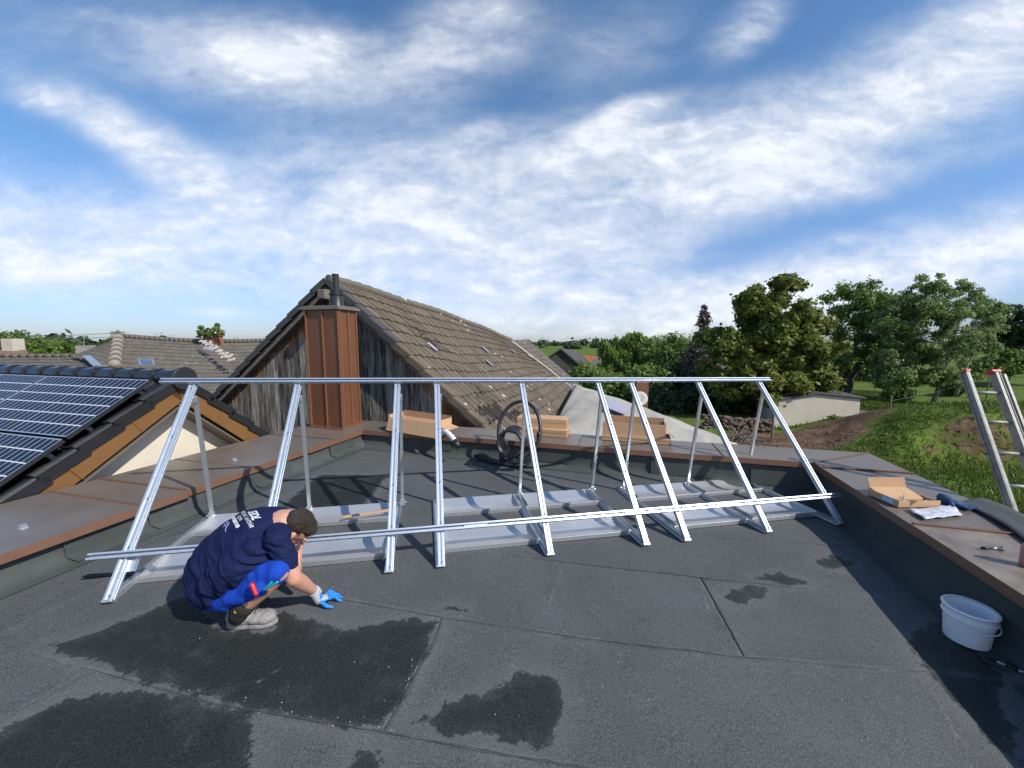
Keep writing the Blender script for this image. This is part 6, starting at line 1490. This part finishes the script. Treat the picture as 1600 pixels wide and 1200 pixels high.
def limbs(base, top, r0, ends, m, parent, seed=1, lean=None, name='trunk'):
    r = random.Random(seed); mb = MB(); base = Vector(base); top = Vector(top)
    pts = [base.lerp(top, k/6)+Vector((r.uniform(-1, 1), r.uniform(-1, 1), 0))*r0*(.5 if 0 < k < 6 else 0) for k in range(7)]; mb.tube(pts, [r0*(1.25 if k == 0 else 1-.12*k) for k in range(7)], 10)
    for e in ends:
        e = Vector(e); f = min(.85, max(.25, (e.z-base.z)/(top.z-base.z+.01)*.6)); k = f*6; i = int(k); s = pts[i].lerp(pts[min(i+1, 6)], k-i)
        mid = s.lerp(e, .5)+ZZ*abs(e.z-s.z)*.12; mb.tube([s, mid, e], [r0*(1-f)*.45+.012, r0*.18*(1-f)+.010, .007], 6)
    return mb.build(name, m, parent, smooth=True)
def tree(name, label, cat, base, crown, nclump, cr, n, size, lm, tm, r0, seed, droop=0, aspect=1.5, trunktop=.8, group=None, shell=.55, trunks=1, nlimb=14, lean=(0, 0)):
    """crown: list of ellipsoids (cx,cy,cz,rx,ry,rz)"""
    t = thing(name, label, cat, base, group); g = np.random.default_rng(seed); cl = []
    vol = np.array([e[3]*e[4]*e[5] for e in crown])**.7; 
    for k in range(nclump):
        e = crown[g.choice(len(crown), p=vol/vol.sum())]; d = g.normal(size=3); d /= np.linalg.norm(d); q = shell+(1-shell)*g.random()
        if g.random() < .3: q *= g.random()
        cl.append((e[0]+d[0]*e[3]*q, e[1]+d[1]*e[4]*q, e[2]+d[2]*e[5]*q, cr*g.uniform(.55, 1.25)))
    v, var = leaves(cl, n, size, seed+1, droop, aspect=aspect); leafobj('crown', v, var, lm, t)
    zt = max(e[2] for e in crown); cx = sum(e[0] for e in crown)/len(crown); cy = sum(e[1] for e in crown)/len(crown)
    rr = random.Random(seed)
    for k in range(trunks):
        ends = [c[:3] for c in rr.sample(cl, min(nlimb, len(cl)))]
        off = Vector(((k-(trunks-1)/2)*.45, 0, 0)); limbs(Vector(base)+off*.5, Vector((cx+off.x*2.5+lean[0], cy, base[2]+(zt-base[2])*trunktop)), r0, ends, tm, t, seed+k)
    return t
def E_(x, y, Y, rx, ry):   # ellipsoid from photo measures at depth Y
    p = atY(x, y, Y); k = (Y/F)*1.0; return (p.x, p.y, p.z, rx*k, rx*k*.9, ry*k)
def G_(x, Y, z=None): p = atY(x, 560, Y); return (p.x, p.y, float(gz(p.x, p.y)) if z is None else z)
def vegetation():
    # big chestnut
    tree('chestnut_tree', 'big round dark chestnut tree with dense broad leaves behind the concrete shed', 'tree', G_(1205, 22.5),
         [E_(1208, 500, 22, 66, 62), E_(1160, 545, 22, 58, 60), E_(1245, 555, 21.5, 62, 66), E_(1200, 590, 22, 80, 50), E_(1175, 478, 22, 30, 26), E_(1225, 462, 22, 28, 26), E_(1265, 520, 21.6, 40, 40), E_(1128, 562, 22, 26, 40)], 240, .50, 52000, .165, M['leaf_chestnut'], M['trunk'], .3, 51, trunktop=.5)
    # tree with several trunks
    tree('ash_tree', 'broad feathery tree on several dark trunks, right behind the concrete shed', 'tree', G_(1322, 31),
         [E_(1340, 475, 31, 55, 42), E_(1385, 500, 31.5, 60, 52), E_(1320, 520, 31, 34, 40), E_(1350, 560, 31, 66, 36), E_(1300, 570, 31, 22, 30)], 120, .62, 21000, .17, M['leaf_mid'], M['trunk'], .19, 61, trunks=3, trunktop=.6, droop=.3)
    tree('lime_tree', 'dark leafed tree with one straight black trunk on the lawn, left of the birch', 'tree', G_(1421, 27.5),
         [E_(1425, 505, 27, 48, 55), E_(1415, 560, 27, 50, 40), E_(1395, 590, 27, 28, 20), E_(1450, 580, 27, 26, 30)], 95, .55, 16000, .14, M['leaf_birch'], M['trunk'], .2, 71, trunktop=.7, droop=.35)
    tree('birch_tree', 'tall airy birch with a white trunk and drooping twigs, left of the ladder', 'tree', G_(1466, 27),
         [E_(1470, 490, 26.5, 50, 45), E_(1490, 540, 26.5, 48, 48), E_(1455, 450, 26.5, 34, 24), E_(1500, 455, 26.5, 34, 26), E_(1548, 490, 26.5, 24, 26), E_(1480, 590, 26.5, 34, 18)], 140, .38, 17000, .11, M['leaf_birch'], M['birch'], .13, 81, droop=.6, shell=.35, trunktop=.86, nlimb=22, lean=(.6, 0))
    tree('birch_tree', 'second birch leaning to the right with thin bare looking branches above the ladder', 'tree', G_(1500, 30),
         [E_(1545, 500, 30, 34, 30), E_(1530, 470, 30, 22, 20), E_(1530, 545, 30, 26, 26)], 80, .42, 7500, .12, M['leaf_birch'], M['birch'], .11, 83, droop=.6, shell=.3, trunktop=.9, nlimb=16, lean=(.5, 0))
    tree('poplar_tree', 'dark open poplar in the distance above the right ladder stile', 'tree', G_(1578, 48), [E_(1575, 515, 48, 32, 42), E_(1562, 495, 48, 16, 28)], 90, .6, 9000, .24, M['leaf_dark'], M['trunk'], .25, 91, shell=.3)
    tree('poplar_tree', 'dark poplar in the distance cut by the right edge of the photo', 'tree', G_(1615, 46), [E_(1606, 520, 46, 28, 44)], 60, .6, 7000, .24, M['leaf_dark'], M['trunk'], .25, 93, shell=.3)
    tree('willow_tree', 'light green willow with hanging curtains of foliage right of the dark barn', 'tree', G_(972, 40),
         [E_(985, 535, 40, 24, 20), E_(955, 550, 40, 24, 20), E_(968, 575, 40, 36, 26), E_(990, 570, 40, 24, 30)], 120, .62, 14000, .17, M['leaf_willow'], M['trunk'], .3, 101, droop=.85, aspect=3.2, shell=.5)
    mids = [(1030, 552, 38, 26, 26, 'leaf_mid', 'round green tree just right of the willow'), (1058, 548, 34, 28, 30, 'leaf_mid', 'green tree between the willow and the bare spruce'), (1010, 600, 28, 34, 24, 'leaf_mid', 'low bushy tree in front of the willow'), (1075, 590, 29, 42, 36, 'leaf_dark', 'dark tree below the bare spruce'),
            (1105, 622, 25, 50, 28, 'leaf_dark', 'dark shrub mass at the foot of the chestnut, left side'), (1160, 632, 23.6, 46, 20, 'leaf_dark', 'dark shrub under the chestnut beside the shed'), (1030, 632, 25, 40, 18, 'leaf_dark', 'dark low shrub behind the satellite dish'), (920, 588, 33, 26, 14, 'leaf_mid', 'green bush covering the wall of the dark barn'), (955, 600, 29, 26, 12, 'leaf_mid', 'low green bush behind the edge of the pale roof'), (1280, 598, 36, 30, 22, 'leaf_dark', 'dark tree seen through the gap behind the chestnut'), (1350, 580, 44, 60, 20, 'leaf_dark', 'dark shrubbery behind the several trunks')]
    for i, (x, y, Y, rx, ry, mt, lb) in enumerate(mids):
        tree('leafy_tree', lb, 'tree' if 'tree' in lb else 'shrub', G_(x, Y), [E_(x, y, Y, rx, ry), E_(x-rx*.4, y+ry*.3, Y, rx*.6, ry*.7), E_(x+rx*.4, y+ry*.35, Y, rx*.6, ry*.7)], 60, .035*rx*Y/38, 7000, .20, M[mt], M['trunk'], .14, 120+i, trunktop=.5, group='trees and shrubs round the garden')
    # dead spruce
    b = Vector(G_(1101, 27)); tp = atY(1101, 474, 27); t = thing('bare_spruce', 'thin nearly bare brown spruce left of the chestnut', 'tree', b)
    mb = MB(); mb.tube([b, b.lerp(tp, .5), tp], [.16, .09, .01], 8); r = random.Random(77); H = tp.z-b.z; tips = []
    for k in range(260):
        f = r.uniform(.22, .99); p = b.lerp(tp, f); a = r.random()*6.283; L_ = (1-f)*2.3*r.uniform(.6, 1.1)+.12; e = p+Vector((math.cos(a), math.sin(a), r.uniform(-.15, .35)))*L_; mb.tube([p, p.lerp(e, .5)-ZZ*.04*L_, e], [.018, .012, .004], 4); tips.append((*p.lerp(e, .55), .16*L_+.08)); tips.append((*p.lerp(e, .85), .12*L_+.05))
    mb.build('trunk', M['trunk'], t); v, var = leaves(tips, 3600, .10, 78, droop=.4, aspect=3.5); leafobj('crown', v, var, M['needle_dead'], t)
    # hedge and far bright greenery at right
    tree('leafy_hedge', 'bright green bushy hedge beyond the ladder at the right edge', 'hedge', G_(1580, 38), [E_(1560, 565, 38, 34, 18), E_(1600, 560, 38, 34, 20), E_(1530, 575, 38, 26, 14), E_(1640, 560, 38, 34, 20)], 90, .7, 12000, .22, M['leaf_bright'], M['trunk'], .1, 201, trunktop=.4)
    tree('leafy_shrub', 'green shrub growing against the right end of the concrete shed', 'shrub', G_(1322, 19.0), [E_(1318, 660, 18.8, 18, 10), E_(1345, 662, 18.8, 16, 8), E_(1365, 660, 19.2, 18, 9)], 30, .25, 4500, .09, M['leaf_mid'], M['trunk'], .03, 205, trunktop=.4)
    tree('young_tree', 'young light green tree on the lawn left of the straight dark trunk', 'tree', G_(1402, 24.5), [E_(1400, 612, 24, 18, 12), E_(1410, 600, 24, 12, 12)], 24, .32, 2600, .12, M['leaf_bright'], M['trunk'], .04, 207)
    tree('leafy_shrub', 'round dark green shrub between the birch and the ladder', 'shrub', G_(1490, 31), [E_(1490, 606, 31, 18, 10)], 20, .4, 2200, .14, M['leaf_bright'], M['trunk'], .04, 209)
    # left side
    tree('leafy_tree', 'broad dark green tree at the left edge behind the red roof', 'tree', G_(30, 44), [E_(30, 536, 44, 42, 20), E_(-20, 545, 44, 40, 24), E_(65, 545, 44, 26, 14)], 90, .9, 9000, .26, M['leaf_mid'], M['trunk'], .3, 211, group='trees beyond the left roofs')
    tree('leafy_tree', 'lighter yellow green shrubby tree just left of the hip roof', 'tree', G_(88, 36), [E_(88, 545, 36, 34, 10), E_(110, 550, 36, 18, 8), E_(60, 550, 36, 22, 8)], 60, .5, 8000, .18, M['leaf_bright'], M['trunk'], .2, 213, group='trees beyond the left roofs')
    # bush on the old chimney
    cl = []; g = np.random.default_rng(5)
    for (x, y, rr_) in ((316, 520, .16), (314, 512, .10), (328, 522, .14), (338, 514, .13), (340, 508, .09), (325, 516, .10), (345, 520, .12)):
        p = atY(x, y, 14.9); cl.append((p.x, p.y, p.z, rr_))
    t = thing('leafy_shrub', 'small green shrub sprouting from the top of the brick chimney', 'shrub', CH+ZZ*.45); v, var = leaves(cl, 2600, .055, 6); leafobj('crown', v, var, M['leaf_mid'], t)
    mb = MB()
    for c in cl: mb.tube([CH+ZZ*.45, Vector(c[:3])], [.015, .005], 5)
    mb.build('trunk', M['trunk'], t)
    # far wooded horizon
    g = np.random.default_rng(9); cl = []
    for k in range(420):
        a = math.radians(g.uniform(-62, 62)); R_ = g.uniform(170, 330); h = g.uniform(1.5, 3.6)
        if -35 < math.degrees(a) < 0 and g.random() < .5: h *= .5
        cl.append((R_*math.sin(a), R_*math.cos(a), GZ+1.0+h*g.random(), h))
    v, var = leaves(cl, 22000, 1.5, 10); o = leafobj('far_woods', v, var, M['leaf_far']); tag(o, 'distant low belt of woods along the horizon', 'woods', None, 'stuff')
    # grass blades and weeds on the near bank and garden
    n = 90000; X = g.uniform(3.2, 30, n); Y = g.uniform(5.0, 32, n); px = 800+F*X/Y; keep = (px < 1720) & (px > 1130)
    X, Y = X[keep], Y[keep]; Z_ = gz(X, Y)
    def gxy(x, y): p = atZ(x, y, GZ); return (p.x, p.y)
    soil = [gxy(1130, 690), gxy(1150, 672), gxy(1210, 672), gxy(1345, 668), gxy(1420, 668), gxy(1440, 680), gxy(1370, 690), gxy(1330, 704), gxy(1180, 712)]
    sd = sdpoly(X, Y, soil); e = .1; sl_ = np.hypot((gz(X+e, Y)-gz(X-e, Y))/(2*e), (gz(X, Y+e)-gz(X, Y-e))/(2*e)); ok = (sd > .2) & ((sl_ < .62) | (g.random(len(X)) < .35)) & ~((X > 11) & (X < 17.6) & (Y > 19.4) & (Y < 24)); X, Y, Z_ = X[ok], Y[ok], Z_[ok]
    n = len(X); patch = np.array([noise.noise(Vector((x*.35, y*.35, 0))) for x, y in zip(X, Y)]); h = np.clip(.10+.22*patch+.10*g.random(n), .04, .5); a = g.random(n)*6.283; w = .012+.02*g.random(n)
    tx, ty = np.cos(a), np.sin(a); ln = g.normal(size=(n, 2))*.35*h[:, None]
    v = np.stack([np.stack([X-tx*w, Y-ty*w, Z_-.02], 1), np.stack([X+tx*w, Y+ty*w, Z_-.02], 1), np.stack([X+tx*w*.5+ln[:, 0], Y+ty*w*.5+ln[:, 1], Z_+h], 1), np.stack([X-tx*w*.3+ln[:, 0], Y-ty*w*.3+ln[:, 1], Z_+h*.95], 1)], 1)
    o = leafobj('grass', v, np.clip(patch*.8+.5*g.random(n)+.1, 0, 1), M['grass_blade']); tag(o, 'rough green grass on the bank and garden', 'grass', None, 'stuff')
vegetation()
